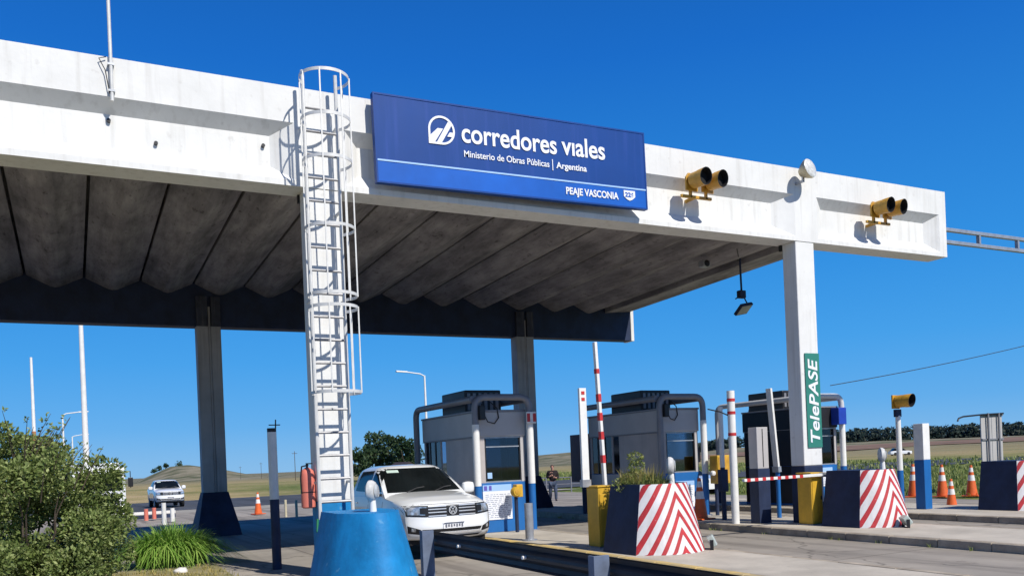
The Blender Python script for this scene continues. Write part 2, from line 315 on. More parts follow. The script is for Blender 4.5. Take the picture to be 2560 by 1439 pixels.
def paving_mat(name, base, dark, crack=0.55, slab=None, sc=0.35):
    m = bpy.data.materials.new(name); m.use_nodes = True; n = m.node_tree.nodes; l = m.node_tree.links
    b = n['Principled BSDF']; b.inputs['Roughness'].default_value = 0.9; b.inputs['Specular IOR Level'].default_value = 0.25
    g = n.new('ShaderNodeNewGeometry')
    a = n.new('ShaderNodeTexNoise'); a.inputs['Scale'].default_value = sc; a.inputs['Detail'].default_value = 9; a.inputs['Roughness'].default_value = 0.65; l.new(g.outputs['Position'], a.inputs['Vector'])
    r = n.new('ShaderNodeValToRGB'); r.color_ramp.elements[0].position = 0.33; r.color_ramp.elements[1].position = 0.66
    r.color_ramp.elements[0].color = (*dark, 1); r.color_ramp.elements[1].color = (*base, 1); l.new(a.outputs['Fac'], r.inputs[0])
    # tyre-worn bands along the lanes
    mp = n.new('ShaderNodeMapping'); mp.inputs['Scale'].default_value = (1.6, 0.08, 1); l.new(g.outputs['Position'], mp.inputs[0])
    t = n.new('ShaderNodeTexNoise'); t.inputs['Scale'].default_value = 1.1; t.inputs['Detail'].default_value = 5; l.new(mp.outputs[0], t.inputs['Vector'])
    rt = n.new('ShaderNodeValToRGB'); rt.color_ramp.elements[0].position = 0.45; rt.color_ramp.elements[1].position = 0.68
    rt.color_ramp.elements[0].color = (1, 1, 1, 1); rt.color_ramp.elements[1].color = (0.52, 0.51, 0.51, 1); l.new(t.outputs['Fac'], rt.inputs[0])
    mx = n.new('ShaderNodeMixRGB'); mx.blend_type = 'MULTIPLY'; mx.inputs[0].default_value = 0.8; l.new(r.outputs[0], mx.inputs[1]); l.new(rt.outputs[0], mx.inputs[2])
    out = mx.outputs[0]
    o1 = n.new('ShaderNodeTexNoise'); o1.inputs['Scale'].default_value = 1.7; o1.inputs['Detail'].default_value = 7; o1.inputs['Roughness'].default_value = 0.7; l.new(g.outputs['Position'], o1.inputs['Vector'])
    ro = n.new('ShaderNodeValToRGB'); ro.color_ramp.elements[0].position = 0.60; ro.color_ramp.elements[1].position = 0.74
    ro.color_ramp.elements[0].color = (1, 1, 1, 1); ro.color_ramp.elements[1].color = (0.52, 0.50, 0.49, 1); l.new(o1.outputs['Fac'], ro.inputs[0])
    mo_ = n.new('ShaderNodeMixRGB'); mo_.blend_type = 'MULTIPLY'; mo_.inputs[0].default_value = 1; l.new(out, mo_.inputs[1]); l.new(ro.outputs[0], mo_.inputs[2]); out = mo_.outputs[0]
    v = n.new('ShaderNodeTexVoronoi'); v.feature = 'DISTANCE_TO_EDGE'; v.inputs['Scale'].default_value = 0.33
    w_ = n.new('ShaderNodeTexNoise'); w_.inputs['Scale'].default_value = 1.5; l.new(g.outputs['Position'], w_.inputs['Vector'])
    ad = n.new('ShaderNodeMixRGB'); ad.blend_type = 'ADD'; ad.inputs[0].default_value = 0.7; l.new(g.outputs['Position'], ad.inputs[1]); l.new(w_.outputs['Color'], ad.inputs[2]); l.new(ad.outputs[0], v.inputs['Vector'])
    rc = n.new('ShaderNodeValToRGB'); rc.color_ramp.elements[0].position = 0.0; rc.color_ramp.elements[1].position = 0.012
    rc.color_ramp.elements[0].color = (crack,)*3 + (1,); rc.color_ramp.elements[1].color = (1, 1, 1, 1); l.new(v.outputs['Distance'], rc.inputs[0])
    m2 = n.new('ShaderNodeMixRGB'); m2.blend_type = 'MULTIPLY'; m2.inputs[0].default_value = 1; l.new(out, m2.inputs[1]); l.new(rc.outputs[0], m2.inputs[2]); out = m2.outputs[0]
    if slab:
        br = n.new('ShaderNodeTexBrick'); br.offset = 0; br.inputs['Scale'].default_value = 1.0; br.inputs['Brick Width'].default_value = slab[0]; br.inputs['Row Height'].default_value = slab[1]
        br.inputs['Mortar Size'].default_value = 0.015; br.inputs['Color1'].default_value = (1,1,1,1); br.inputs['Color2'].default_value = (0.9,0.9,0.9,1); br.inputs['Mortar'].default_value = (0.45,0.43,0.4,1)
        l.new(g.outputs['Position'], br.inputs['Vector'])
        m3 = n.new('ShaderNodeMixRGB'); m3.blend_type = 'MULTIPLY'; m3.inputs[0].default_value = 1; l.new(out, m3.inputs[1]); l.new(br.outputs[0], m3.inputs[2]); out = m3.outputs[0]
    l.new(out, b.inputs['Base Color'])
    f = n.new('ShaderNodeTexNoise'); f.inputs['Scale'].default_value = 40; f.inputs['Detail'].default_value = 4; l.new(g.outputs['Position'], f.inputs['Vector'])
    bp = n.new('ShaderNodeBump'); bp.inputs['Strength'].default_value = 0.35; bp.inputs['Distance'].default_value = 0.01; l.new(f.outputs['Fac'], bp.inputs['Height']); l.new(bp.outputs[0], b.inputs['Normal'])
    return m
m_plaza = paving_mat('plaza_concrete', (0.41, 0.365, 0.305), (0.27, 0.245, 0.21), slab=(4.5, 5.0))
m_asph = paving_mat('far_asphalt', (0.085, 0.09, 0.10), (0.06, 0.065, 0.075), 0.8)
def poly_sheet(name, fn, ys_, mat, nx=10):
    g = G(); vs = []
    for y in ys_:
        a, b_, z = fn(y)
        for i in range(nx + 1):
            x = a + (b_ - a) * i / nx; vs.append((x, y, gz(x, y) + z))
    n1 = nx + 1
    g.add(vs, [(j*n1+i, j*n1+i+1, (j+1)*n1+i+1, (j+1)*n1+i) for j in range(len(ys_)-1) for i in range(nx)])
    return tag(g.build(name, mat, smooth=60, fix=False), kind='structure')
poly_sheet('toll_plaza_paving', lambda y: (-45, 24.6 + 0.045*max(y, 0), 0.0), [-12, 0, 10, 20] + [20 + 2.5*i for i in range(1, 15)], m_plaza)
poly_sheet('asphalt_road', lambda y: (-90, 110, 0.008), [54, 57, 60, 63, 66, 70, 75, 79], m_asph, 20)
poly_sheet('gravel_shoulder', lambda y: (-45, 30, 0.004), [49, 52, 54.5], M('shoulder_gravel', (0.36, 0.33, 0.27), 0.95, var=0.2, scale=1, bump=0.4, world=True), 12)
# ploughed field on the right, far away
g = G()
for (a0, a1) in ((0, 1),):
    vs = []; nX = 26
    for t in (0, .25, .5, .75, 1):
        for i in range(nX + 1):
            x = 180 + 520 * i / nX; y0 = 300 - 0.43 * (x - 180) ; y = y0 - 100 + 75 * t
            vs.append((x, y, hill(x, y) + 0.12))
    g.add(vs, [(j*(nX+1)+i, j*(nX+1)+i+1, (j+1)*(nX+1)+i+1, (j+1)*(nX+1)+i) for j in range(4) for i in range(nX)])
tag(g.build('ploughed_field', M('ploughed_soil', (0.21, 0.125, 0.075), 0.95, var=0.25, scale=0.06, world=True), smooth=60, fix=False), kind='structure')

# ------------------------------------------------------------------ traffic islands with kerb stones
def island(x0, x1, y0, y1, mats, seed):
    rnd = random.Random(seed)
    g = G(); g.box(x0 + 0.16, x1 - 0.16, y0 + 0.16, y1 - 0.16, -0.25, 0.148)
    isl = g.build('traffic_island', m_top); tag(isl, kind='structure')
    ks = {}
    def stone(cx, cy, rot, m):
        if m not in ks:
            k = G(); k.prism([(-0.08, -0.25), (0.08, -0.25), (0.08, 0.135), (0.05, 0.152), (-0.08, 0.152)], -0.492, 0.492, 'y')
            o = k.build('kerb_stone', m, isl, bevel=0.008); ks[m] = o
        else:
            o = ks[m].copy(); COL.objects.link(o)
        o.parent = isl; o.location = (cx, cy, rnd.uniform(-0.006, 0.006)); o.rotation_euler = (0, 0, rot + rnd.uniform(-0.006, 0.006))
    n = int((y1 - y0) / 1.0)
    for i in range(n):
        y = y0 + (i + 0.5) * (y1 - y0) / n
        stone(x0 + 0.08, y, math.pi, mats[0]); stone(x1 - 0.08, y, 0, mats[1])
    nx = int(x1 - x0)
    for i in range(nx):
        x = x0 + 0.16 + (i + 0.5) * (x1 - x0 - 0.32) / nx
    for yy, rr in ((y0 + 0.08, -math.pi/2), (y1 - 0.08, math.pi/2)):
        for i in range(nx): stone(x0 + (i + 0.5) * (x1 - x0) / nx, yy, rr, mats[0])
    return isl
island(8.08, 10.05, 3.0, 26, (m_kerby, m_kerb), 1)
island(13.45, 16.0, 5.0, 26, (m_kerb, m_kerb), 2)
island(18.2, 21.6, 6.0, 26, (m_kerb, m_kerb), 3)

# ================================================================== TOLL CANOPY
YB = 14.2; ZB = 6.53; ZT = 8.18; XR = 19.94; XL = -16.0
YR = 27.4
can = thing('toll_canopy', 'long white concrete toll canopy with ribbed grey roof on tall columns spanning the lanes', 'canopy')
def front_beam():
    g = G(); D = 0.55
    bays = [(XL + 0.6, 3.48, XL + 0.9, 3.11), (4.33, 14.73, 4.6, 14.2), (15.42, 19.68, 15.75, 19.32)]
    zo0, zi0, zi1, zo1 = ZB + 0.10, ZB + 0.34, ZT - 0.80, ZT - 0.60
    dep = 0.2
    y = YB; yi = YB + dep
    cuts = [XL]
    for a, b, c, d in bays:
        # pilaster before bay
        g.add([(cuts[-1], y, ZB), (a, y, ZB), (a, y, ZT), (cuts[-1], y, ZT)], [(0, 1, 2, 3)])
        g.add([(a, y, zo1), (b, y, zo1), (b, y, ZT), (a, y, ZT)], [(0, 1, 2, 3)])
        g.add([(a, y, ZB), (b, y, ZB), (b, y, zo0), (a, y, zo0)], [(0, 1, 2, 3)])
        o = [(a, y, zo0), (b, y, zo0), (b, y, zo1), (a, y, zo1)]
        i = [(c, yi, zi0), (d, yi, zi0), (d, yi, zi1), (c, yi, zi1)]
        g.add(o + i, [(0, 1, 5, 4), (1, 2, 6, 5), (2, 3, 7, 6), (3, 0, 4, 7), (4, 5, 6, 7)])
        cuts.append(b)
    g.add([(cuts[-1], y, ZB), (XR, y, ZB), (XR, y, ZT), (cuts[-1], y, ZT)], [(0, 1, 2, 3)])
    g.add([(XL, y, ZB), (XR, y, ZB), (XR, y + D, ZB), (XL, y + D, ZB), (XL, y, ZT), (XR, y, ZT), (XR, y + D, ZT), (XL, y + D, ZT)],
          [(0, 3, 2, 1), (4, 5, 6, 7), (1, 2, 6, 5), (3, 0, 4, 7), (2, 3, 7, 6)])
    return g.build('front_beam', m_white, can, fix=False)
front_beam()
# small fixings and drain holes on the beam face
for (x, z) in ((0.69, 7.28), (3.0, 7.2), (1.35, 7.02), (10.2, 7.3), (15.62, 7.42)):
    g = G(); g.cyl((x, YB + 0.21, z), (x, YB + 0.15, z), 0.03, n=10); g.build('drain_hole', m_dark, can)
# rear beam
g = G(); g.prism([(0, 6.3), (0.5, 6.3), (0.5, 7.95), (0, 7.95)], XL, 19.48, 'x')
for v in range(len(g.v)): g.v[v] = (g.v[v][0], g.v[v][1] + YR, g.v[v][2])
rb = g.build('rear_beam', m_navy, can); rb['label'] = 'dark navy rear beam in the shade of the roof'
g = G(); g.box(19.483, 19.62, YR - 0.02, YR + 0.52, 6.28, 7.62); g.build('beam_end_cap', m_white, can, bevel=0.01)
# roof panels: bulging precast troughs, open joint between each
def roof_panel():
    P = 1.485; w = P/2 - 0.035
    und = []
    for i in range(13):
        t = -1 + 2*i/12; x = w * t
        a = abs(t); d = 0.31 * (1 - max(0, (a - 0.10) / 0.90))
        und.append((x, -d))
    prof = und + [(w, 0.10), (-w, 0.10)]
    y0, y1 = YB + 0.551, YR - 0.002; zz0, zz1 = 7.90, 7.58
    g = G(); g.loft([[(x, y0, z + zz0) for x, z in prof], [(x, y1, z + zz1) for x, z in prof]])
    return g
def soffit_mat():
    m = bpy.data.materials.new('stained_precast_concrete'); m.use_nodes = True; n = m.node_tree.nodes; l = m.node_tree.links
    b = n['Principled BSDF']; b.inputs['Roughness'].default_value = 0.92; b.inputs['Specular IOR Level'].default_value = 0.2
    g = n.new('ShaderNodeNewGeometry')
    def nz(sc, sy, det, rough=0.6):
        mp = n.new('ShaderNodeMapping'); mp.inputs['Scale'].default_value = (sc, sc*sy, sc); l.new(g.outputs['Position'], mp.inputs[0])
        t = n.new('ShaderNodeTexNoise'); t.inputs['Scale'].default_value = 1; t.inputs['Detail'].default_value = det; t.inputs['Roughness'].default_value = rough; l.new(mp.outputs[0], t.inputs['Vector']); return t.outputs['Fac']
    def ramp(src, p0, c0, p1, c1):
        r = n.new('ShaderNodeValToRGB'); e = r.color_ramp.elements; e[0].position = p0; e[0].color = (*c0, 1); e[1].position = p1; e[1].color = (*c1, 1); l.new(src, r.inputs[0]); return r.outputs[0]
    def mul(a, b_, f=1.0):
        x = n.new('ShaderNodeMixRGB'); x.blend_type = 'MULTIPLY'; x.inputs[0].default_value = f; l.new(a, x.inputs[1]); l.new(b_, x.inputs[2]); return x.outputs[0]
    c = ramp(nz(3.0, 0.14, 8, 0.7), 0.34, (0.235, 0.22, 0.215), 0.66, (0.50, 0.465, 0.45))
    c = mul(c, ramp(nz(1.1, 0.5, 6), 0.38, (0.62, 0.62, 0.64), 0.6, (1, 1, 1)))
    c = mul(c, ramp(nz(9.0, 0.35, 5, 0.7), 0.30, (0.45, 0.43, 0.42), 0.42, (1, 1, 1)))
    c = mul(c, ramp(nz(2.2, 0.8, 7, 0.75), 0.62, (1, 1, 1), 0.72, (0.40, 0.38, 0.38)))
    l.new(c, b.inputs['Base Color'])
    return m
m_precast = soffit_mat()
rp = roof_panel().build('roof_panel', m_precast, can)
first = True
k0 = -11
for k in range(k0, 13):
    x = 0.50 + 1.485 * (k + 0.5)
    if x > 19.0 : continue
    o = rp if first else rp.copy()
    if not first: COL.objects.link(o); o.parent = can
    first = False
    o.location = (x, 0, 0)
g = G()
y0, y1 = YB + 0.551, YR + 0.5
g.loft([[(XL, y0, 8.003), (19.5, y0, 8.003), (19.5, y0, 8.10), (XL, y0, 8.10)], [(XL, y1, 7.955), (19.5, y1, 7.955), (19.5, y1, 8.05), (XL, y1, 8.05)]])
g.build('roof_deck', m_soffit, can)
g = G(); g.loft([[(18.32, y0, 7.62), (19.5, y0, 7.72), (19.5, y0, 8.0), (18.32, y0, 8.0)], [(18.32, YR - .002, 7.32), (19.5, YR - .002, 7.42), (19.5, YR - .002, 7.68+.27), (18.32, YR - .002, 7.95)]])
g.build('edge_panel', m_precast, can)
# front columns
def front_column(x0, x1, zpaint, paint):
    g = G(); g.box(x0, x1, YB + 0.012, YB + 0.42, zpaint, ZB)
    c = g.build('column', m_white, can, bevel=0.02)
    g = G(); g.box(x0 - 0.004, x1 + 0.004, YB + 0.008, YB + 0.424, -0.1, zpaint - 0.002); g.build('painted_base', paint, c, bevel=0.02)
    return c
cl = front_column(3.63, 4.25, 1.28, m_blue)
cR = front_column(14.72, 15.29, 1.44, m_navy)
# dark joint where the column meets the beam
for x in (3.60, 14.69):
    g = G(); g.box(x, x + 0.05, YB + 0.43, YB + 0.50, ZB - 0.14, ZB - 0.002); g.build('bearing_pad', m_dark, can)
# rear columns: grooved shaft, drain pipe, flared navy foot
m_shaft = M('grey_white_column_paint', (0.46, 0.44, 0.43), 0.8, var=0.15, scale=1.0, streak=0.45, streak_col=(0.13, 0.12, 0.12), bump=0.1)
for (xa_, xb_) in ((3.50, 4.20), (14.42, 15.12)):
    g = G(); xm = xa_ + 0.38
    prof = [(xa_, YR + 0.0), (xm - 0.05, YR + 0.0), (xm - 0.05, YR + 0.09), (xm + 0.03, YR + 0.09), (xm + 0.03, YR), (xb_, YR), (xb_, YR + 0.45), (xa_, YR + 0.45)]
    prof = [(x, y - 0.06) for x, y in prof]
    g.prism(prof, 1.25, 6.298, 'z'); c = g.build('column', m_shaft, can)
    for (a_, b_) in ((xa_, xm - 0.06), (xm + 0.05, xb_)):
        g = G(); g.box(a_, b_, YR - 0.12, YR - 0.003, 6.30, 7.2); g.build('column_head', M('dark_grey_blue_paint', (0.045, 0.05, 0.075), 0.8, var=0.3, streak=0.5, streak_col=(0.2, 0.2, 0.2)), c, bevel=0.01)
    g = G(); g.tube([(xm - 0.01, YR - 0.03, 0.3), (xm - 0.01, YR - 0.03, 6.9)], 0.035); g.build('drain_pipe', m_shaft, c)
    g = G()
    cx = (xa_ + xb_) / 2
    g.loft([[(cx + sx * hw, YR + 0.17 + sy * hy, z) for sx, sy in ((-1, -1), (1, -1), (1, 1), (-1, 1))] for (z, hw, hy) in ((-0.25, 0.68, 0.85), (0.3, 0.58, 0.7), (1.24, 0.37, 0.33), (1.252, 0.37, 0.33))])
    g.build('painted_base', m_navy, c, bevel=0.02)

# ------------------------------------------------------------------ ladder with safety cage
lad = thing('caged_ladder', 'tall white caged steel ladder fixed up the front of the left column', 'ladder', (3.86, YB, 0))
LX = 0.275; LY = -0.26
for s in (-1, 1):
    g = G(); g.tube([(s*LX, LY, 1.0), (s*LX, LY, 8.36)], 0.032, 8); g.build('rail', m_ladder, lad, smooth=40)
nr = 0; z = 1.28
g = G(); g.cyl((-LX + 0.02, LY, 0), (LX - 0.02, LY, 0), 0.022, n=8); rung = g.build('rung', m_rung, lad, smooth=40); rung.location.z = z
z += 0.381
while z < 8.0:
    o = rung.copy(); COL.objects.link(o); o.parent = lad; o.location.z = z; z += 0.381
for z in (1.6, 3.1, 4.6, 6.1, 7.5):
    for s in (-1, 1):
        g = G(); g.box(s*LX - 0.015, s*LX + 0.015, LY, -0.001 + (0.0 if z > 6.5 else 0.01), z - 0.02, z + 0.02); g.build('wall_bracket', m_ladder, lad)
RH = 0.40
def hoop_pt(t): return (RH * math.sin(t), LY - 0.30 - RH * math.cos(t) * 1.0)
def hoop(z, tilt=0.0):
    pts = [(-LX, LY, z)]
    for i in range(25):
        t = R(-128 + 256 * i / 24); x, y = hoop_pt(t); pts.append((x, y, z + tilt * (y - LY)))
    pts.append((LX, LY, z))
    g = G(); rg = []
    for (x, y, zz) in pts: rg.append([(x, y, zz - 0.025), (x*0.985, LY + (y-LY)*0.985, zz - 0.025), (x*0.985, LY + (y-LY)*0.985, zz + 0.025), (x, y, zz + 0.025)])
    g.loft(rg); return g.build('cage_hoop', m_ladder, lad, smooth=30)
for z in (8.14, 7.45, 6.78, 5.7, 4.62, 4.42, 3.05): hoop(z)
for a in (-118, -70, -25, 25, 70, 118):
    x, y = hoop_pt(R(a)); g = G()
    g.box(x - 0.011, x + 0.011, y - 0.006, y + 0.006, 3.04, 4.44); g.box(x - 0.011, x + 0.011, y - 0.006, y + 0.006, 4.6, 8.15)
    g.build('cage_strap', m_ladder, lad)

# ------------------------------------------------------------------ sign board
sg = thing('name_board', 'wide blue sign board with white lettering hung on the face of the white beam', 'sign', (4.83, YB - 0.23, 6.70))
sg.rotation_euler = (0, -R(0.75), 0)
W_, H_ = 5.60, 1.48
def wavy_panel(z0, z1, name, mat, y=-0.012):
    g = G(); n = 56; m_ = 6; vs = []
    for j in range(m_ + 1):
        for i in range(n + 1):
            x = W_ * i / n; zz = z0 + (z1 - z0) * j / m_
            k = 0.005 * mn.noise(Vector((x * 1.5, zz * 0.7, 3))) + 0.002 * mn.noise(Vector((x * 5, zz, 9)))
            e = min(1, i / 3, (n - i) / 3)
            vs.append((x, y + k * e, zz))
    g.add(vs, [(j*(n+1)+i, j*(n+1)+i+1, (j+1)*(n+1)+i+1, (j+1)*(n+1)+i) for j in range(m_) for i in range(n)])
    return g.build(name, mat, sg, smooth=60, fix=False)
g = G(); g.box(0, W_, 0.004, 0.10, 0, H_); g.build('backing_box', m_galv, sg, bevel=0.004)
wavy_panel(0.375, H_, 'upper_panel', m_sblue); wavy_panel(0.0, 0.345, 'lower_band', m_sblue2)
g = G(); g.box(0, W_, -0.020, -0.006, 0.345, 0.375); g.build('stripe', m_stripe, sg)
for (a, b, c, d) in ((-0.03, 0, -0.03, H_+0.03), (W_, W_+0.03, -0.03, H_+0.03), (0, W_, -0.03, 0), (0, W_, H_, H_+0.03)):
    g = G(); g.box(a, b, -0.02, 0.1, c, d); g.build('edge_trim', m_sblue, sg)
YL = -0.0235
text('title_lettering', 'corredores', 0.505, m_letter, sg, 1.60, 0.85, YL, width=1.97, bold=0.009); text('title_lettering', 'v\u0131ales', 0.505, m_letter, sg, 3.68, 0.865, YL, width=0.98, bold=0.009)
text('subtitle_lettering', 'Ministerio de Obras P\u00fablicas', 0.165, m_letter, sg, 1.63, 0.585, YL, width=1.76, bold=0.002)
text('country_lettering', 'Argentina', 0.165, m_letter, sg, 3.54, 0.585, YL, width=0.68, bold=0.0035)
text('station_lettering', 'PEAJE VASCONIA', 0.185, m_letter, sg, 3.73, 0.115, YL, width=1.20, bold=0.005)
g = G(); g.box(3.452, 3.468, YL - 0.004, YL + 0.004, 0.53, 0.74); g.build('divider_bar', m_letter, sg)
# pin-shaped emblem with a diagonal road
def ring2d(outer, inner, name, mat, parent, y=YL, t=0.0022):
    g = G(); n = len(outer)
    vs = [(x, y - t, z) for x, z in outer] + [(x, y - t, z) for x, z in inner] + [(x, y + t, z) for x, z in outer] + [(x, y + t, z) for x, z in inner]
    fs = []
    for i in range(n):
        j = (i + 1) % n
        fs += [(i, j, n+j, n+i), (2*n+i, 3*n+i, 3*n+j, 2*n+j), (i, 2*n+i, 2*n+j, j), (n+i, n+j, 3*n+j, 3*n+i)]
    g.add(vs, fs); return g.build(name, mat, parent)
def pin(r, cx, cz, n=48):
    p = []
    for i in range(n):
        a = 2*math.pi*i/n; x, z = math.cos(a)*r, math.sin(a)*r
        if math.pi < a < 1.5*math.pi:
            k = 1 / max(abs(math.cos(a)), abs(math.sin(a))); x, z = math.cos(a)*r*k, math.sin(a)*r*k
        p.append((cx + x, cz + z))
    return p
CX, CZ, RR = 1.215, 1.005, 0.255
ring2d(pin(RR, CX, CZ), pin(RR - 0.038, CX, CZ), 'emblem_ring', m_letter, sg)
def flat(pts, name, y=YL, t=0.0018, mat=None, par=None):
    g = G(); g.prism(pts, y - t, y + t, 'y'); return g.build(name, mat or m_letter, par or sg)
flat([(CX-0.10, CZ-0.215), (CX-0.005, CZ-0.215), (CX+0.195, CZ+0.105), (CX+0.13, CZ+0.165)], 'emblem_road')
flat([(CX-0.215, CZ-0.215), (CX-0.135, CZ-0.215), (CX+0.03, CZ+0.03), (CX-0.075, CZ+0.03), (CX-0.215, CZ-0.10)], 'emblem_field')
flat([(CX+0.10, CZ-0.10), (CX+0.155, CZ-0.02), (CX+0.225, CZ-0.02), (CX+0.19, CZ-0.10)], 'emblem_bar')
# small route shield
sh = [(5.06, 0.31), (5.33, 0.31), (5.33, 0.19), (5.26, 0.135), (5.195, 0.11), (5.13, 0.135), (5.06, 0.19)]
so_ = flat(sh, 'shield_emblem')
text('shield_number', '226', 0.12, m_sblue2, sg, 5.085, 0.185, YL - 0.0055, width=0.21, bold=0.004)

# ------------------------------------------------------------------ TelePASE column board
tp = thing('column_board', 'narrow green vertical board lettered in white on the face of the right column', 'sign', (14.84, YB + 0.004, 1.85))
g = G(); g.box(0, 0.44, -0.02, -0.003, 0.0, 2.14); g.build('board', m_tgreen, tp)
text('lettering', 'TelePASE', 0.40, m_letter, tp, 0.355, 0.11, -0.026, width=1.90, bold=0.007, rot=(90, -90, 0), shear=0.18)

# ------------------------------------------------------------------ signal lamps on the beam
def tube_head(par, x, y, z, yaw, L=0.42, r=0.145, name='lamp_housing'):
    Mx = Matrix.Translation((x, y, z)) @ Matrix.Rotation(yaw, 4, 'Z')
    g = G(); g.lathe([(r*0.55, 0.0), (r*0.98, 0.03), (r, 0.06), (r, L*0.62), (r*0.93, L*0.62)], n=24, axis='y'); g.xf(Mx @ Matrix.Rotation(math.pi, 4, 'Z'))
    hs_ = g.build(name, m_amber, par, smooth=35)
    g = G(); n = 24; ro = []
    rings = []
    for (rr, t) in ((r*1.04, L*0.58), (r*1.06, L), (r*0.98, L), (r*0.96, L*0.66)):
        rings.append([(rr*math.cos(2*math.pi*i/n), -t - (0.03*math.sin(2*math.pi*i/n) if t == L else 0), rr*math.sin(2*math.pi*i/n)) for i in range(n)])
    g.loft(rings[:2], cap=False); g.xf(Mx); vz = g.build('visor', m_amber, hs_, smooth=35)
    g = G(); g.loft(rings[1:], cap=False); g.add(rings[3], [tuple(range(n))]); g.xf(Mx); g.build('visor_lining', m_black, hs_, smooth=35)
    g = G(); g.lathe([(0.001, L*0.60), (r*0.8, L*0.61), (r*0.86, L*0.655)], n=20, axis='y', cap=False); g.xf(Mx @ Matrix.Rotation(math.pi, 4, 'Z'))
    g.build('lens', M('dark_lens', (0.03, 0.012, 0.01), 0.15, var=0.2), hs_, smooth=50)
    return hs_
def lamp_pair(x, z, label, n=2):
    t = thing('signal_lamp', label, 'traffic light', (x, YB, z), group='yellow signal lamps on the white beam')
    g = G(); g.box(-0.20, 0.60, -0.16, -0.11, -0.31, -0.25); g.box(0.16, 0.22, -0.13, 0.21, -0.30, -0.24)
    g.box(0.03, 0.08, -0.16, -0.1, -0.30, -0.13); g.box(0.44, 0.49, -0.16, -0.1, -0.30, -0.13); g.build('bracket', m_amber, t, bevel=0.005)
    for k in range(n):
        xx = 0.05 + 0.42 * k
        h = tube_head(t, xx, -0.22, 0.02, R(7 + 4*k), L=0.38, r=0.165)
        g = G(); g.prism([(-0.165, -0.17), (0.165, -0.17), (0.165, 0.10), (0.09, 0.19), (-0.09, 0.19), (-0.165, 0.10)], -0.01, 0.03, 'y')
        g.xf(Matrix.Translation((xx, -0.19, 0.0)) @ Matrix.Rotation(R(7), 4, 'Z')); g.build('backplate', m_amber, h, bevel=0.005)
    return t
lamp_pair(11.60, 7.44, 'pair of yellow tubular signal lamps on the white beam just right of the blue sign')
t2 = lamp_pair(17.08, 7.40, 'yellow signal lamp pair near the right end of the white beam')
# round floodlight on the beam top above the right column
fl = thing('floodlight', 'round cream floodlight perched on the white beam top above the right column', 'floodlight', (14.72, YB, 7.95))
Mx = Matrix.Translation((0.12, -0.34, 0.10)) @ Matrix.Rotation(R(12), 4, 'Z') @ Matrix.Rotation(R(-12), 4, 'X')
g = G(); g.lathe([(0.09, 0.20), (0.17, 0.10), (0.22, 0.0), (0.22, -0.05)], n=28, axis='y'); g.xf(Mx); g.build('reflector_bowl', M('aged_cream_metal', (0.55, 0.47, 0.30), 0.4, 0.3, var=0.2, scale=6), fl, smooth=40)
g = G(); g.lathe([(0.22, -0.052), (0.19, -0.075), (0.001, -0.08)], n=28, axis='y', cap=False); g.xf(Mx); g.build('lens', M('frosted_lens', (0.72, 0.72, 0.68), 0.25, var=0.25, scale=16), fl, smooth=50)
g = G(); g.box(0.05, 0.10, -0.2, 0.0, -0.16, -0.11); g.box(0.05, 0.10, -0.24, -0.2, -0.16, 0.02); g.build('bracket', m_galv, fl)
# thin whip pole clamped on the beam at the left
an = thing('antenna_pole', 'thin white pole clamped to the beam face left of the ladder', 'pole', (0.74, YB, 7.5))
g = G(); g.cyl((0, -0.05, 0.0), (0, -0.05, 1.6), 0.027, n=10); g.build('mast', m_ladder, an, smooth=40)
for z in (0.15, 0.55): g = G(); g.box(-0.045, 0.045, -0.08, -0.001, z - 0.015, z + 0.015); g.build('clamp', m_galv, an)
g = G(); g.tube([(-0.06, -0.04, 0.66), (-0.16, -0.05, 0.62), (-0.08, -0.06, 0.45), (-0.03, -0.06, 0.1)], 0.008, 6); g.build('cable', m_cable, an)

# rails continuing from the beam end
rt = thing('sign_gantry', 'pale steel twin rail truss running on from the right end of the white beam', 'gantry', (XR, YB + 0.25, 7.0))
for z in (0.32, 0.0):
    g = G(); g.box(0.0, 9.0, -0.05, 0.05, z - 0.045, z + 0.045); g.build('rail', m_galv, rt, bevel=0.008)
for x in (0.08, 1.65, 3.3, 4.9, 6.5): g = G(); g.box(x - 0.035, x + 0.035, -0.045, 0.045, 0.05, 0.27); g.build('spacer', m_galv, rt)

# hanging floodlight under the roof edge
hl = thing('hanging_floodlight', 'dark floodlight hanging on a rod from the right edge of the roof underside', 'floodlight', (18.15, 19.75, 7.62))
g = G(); g.tube([(0, 0, 0.05), (0, 0, -0.3), (0.01, 0, -0.95)], 0.03, 8); g.build('rod', m_navy, hl)
g = G(); g.box(-0.12, 0.12, -0.08, 0.08, -1.18, -0.95); g.build('gear_box', m_navy, hl, bevel=0.02)
g = G(); g.tube([(-0.28, -0.05, -1.22), (-0.05, -0.02, -1.12), (0.10, 0, -1.15), (0.30, 0.02, -1.42)], 0.02, 6); g.build('yoke', m_navy, hl)
g = G(); g.box(-0.27, 0.27, -0.20, 0.20, -0.05, 0.05); Mx = Matrix.Translation((0.06, 0, -1.50)) @ Matrix.Rotation(R(-38), 4, 'X') @ Matrix.Rotation(R(-14), 4, 'Y'); g.xf(Mx); lh = g.build('lamp_head', m_navy, hl, bevel=0.015)
g = G(); g.box(-0.24, 0.24, -0.17, 0.17, -0.056, -0.05); g.xf(Mx); g.build('lens', M('grey_lens', (0.42, 0.42, 0.38), 0.3, var=0.15), lh)
cb = G(); cb.tube([(17.0, 18.6, 7.56), (17.5, 19.1, 7.50), (17.9, 19.6, 7.52), (18.15, 19.75, 7.60)], 0.012, 6)
tag(cb.build('cable', m_cable), 'black cable running under the roof to the hanging floodlight', 'cable')
ss = thing('roof_speaker', 'small grey speaker fixed under the roof left of the hanging floodlight', 'speaker', (16.9, 19.9, 7.52))
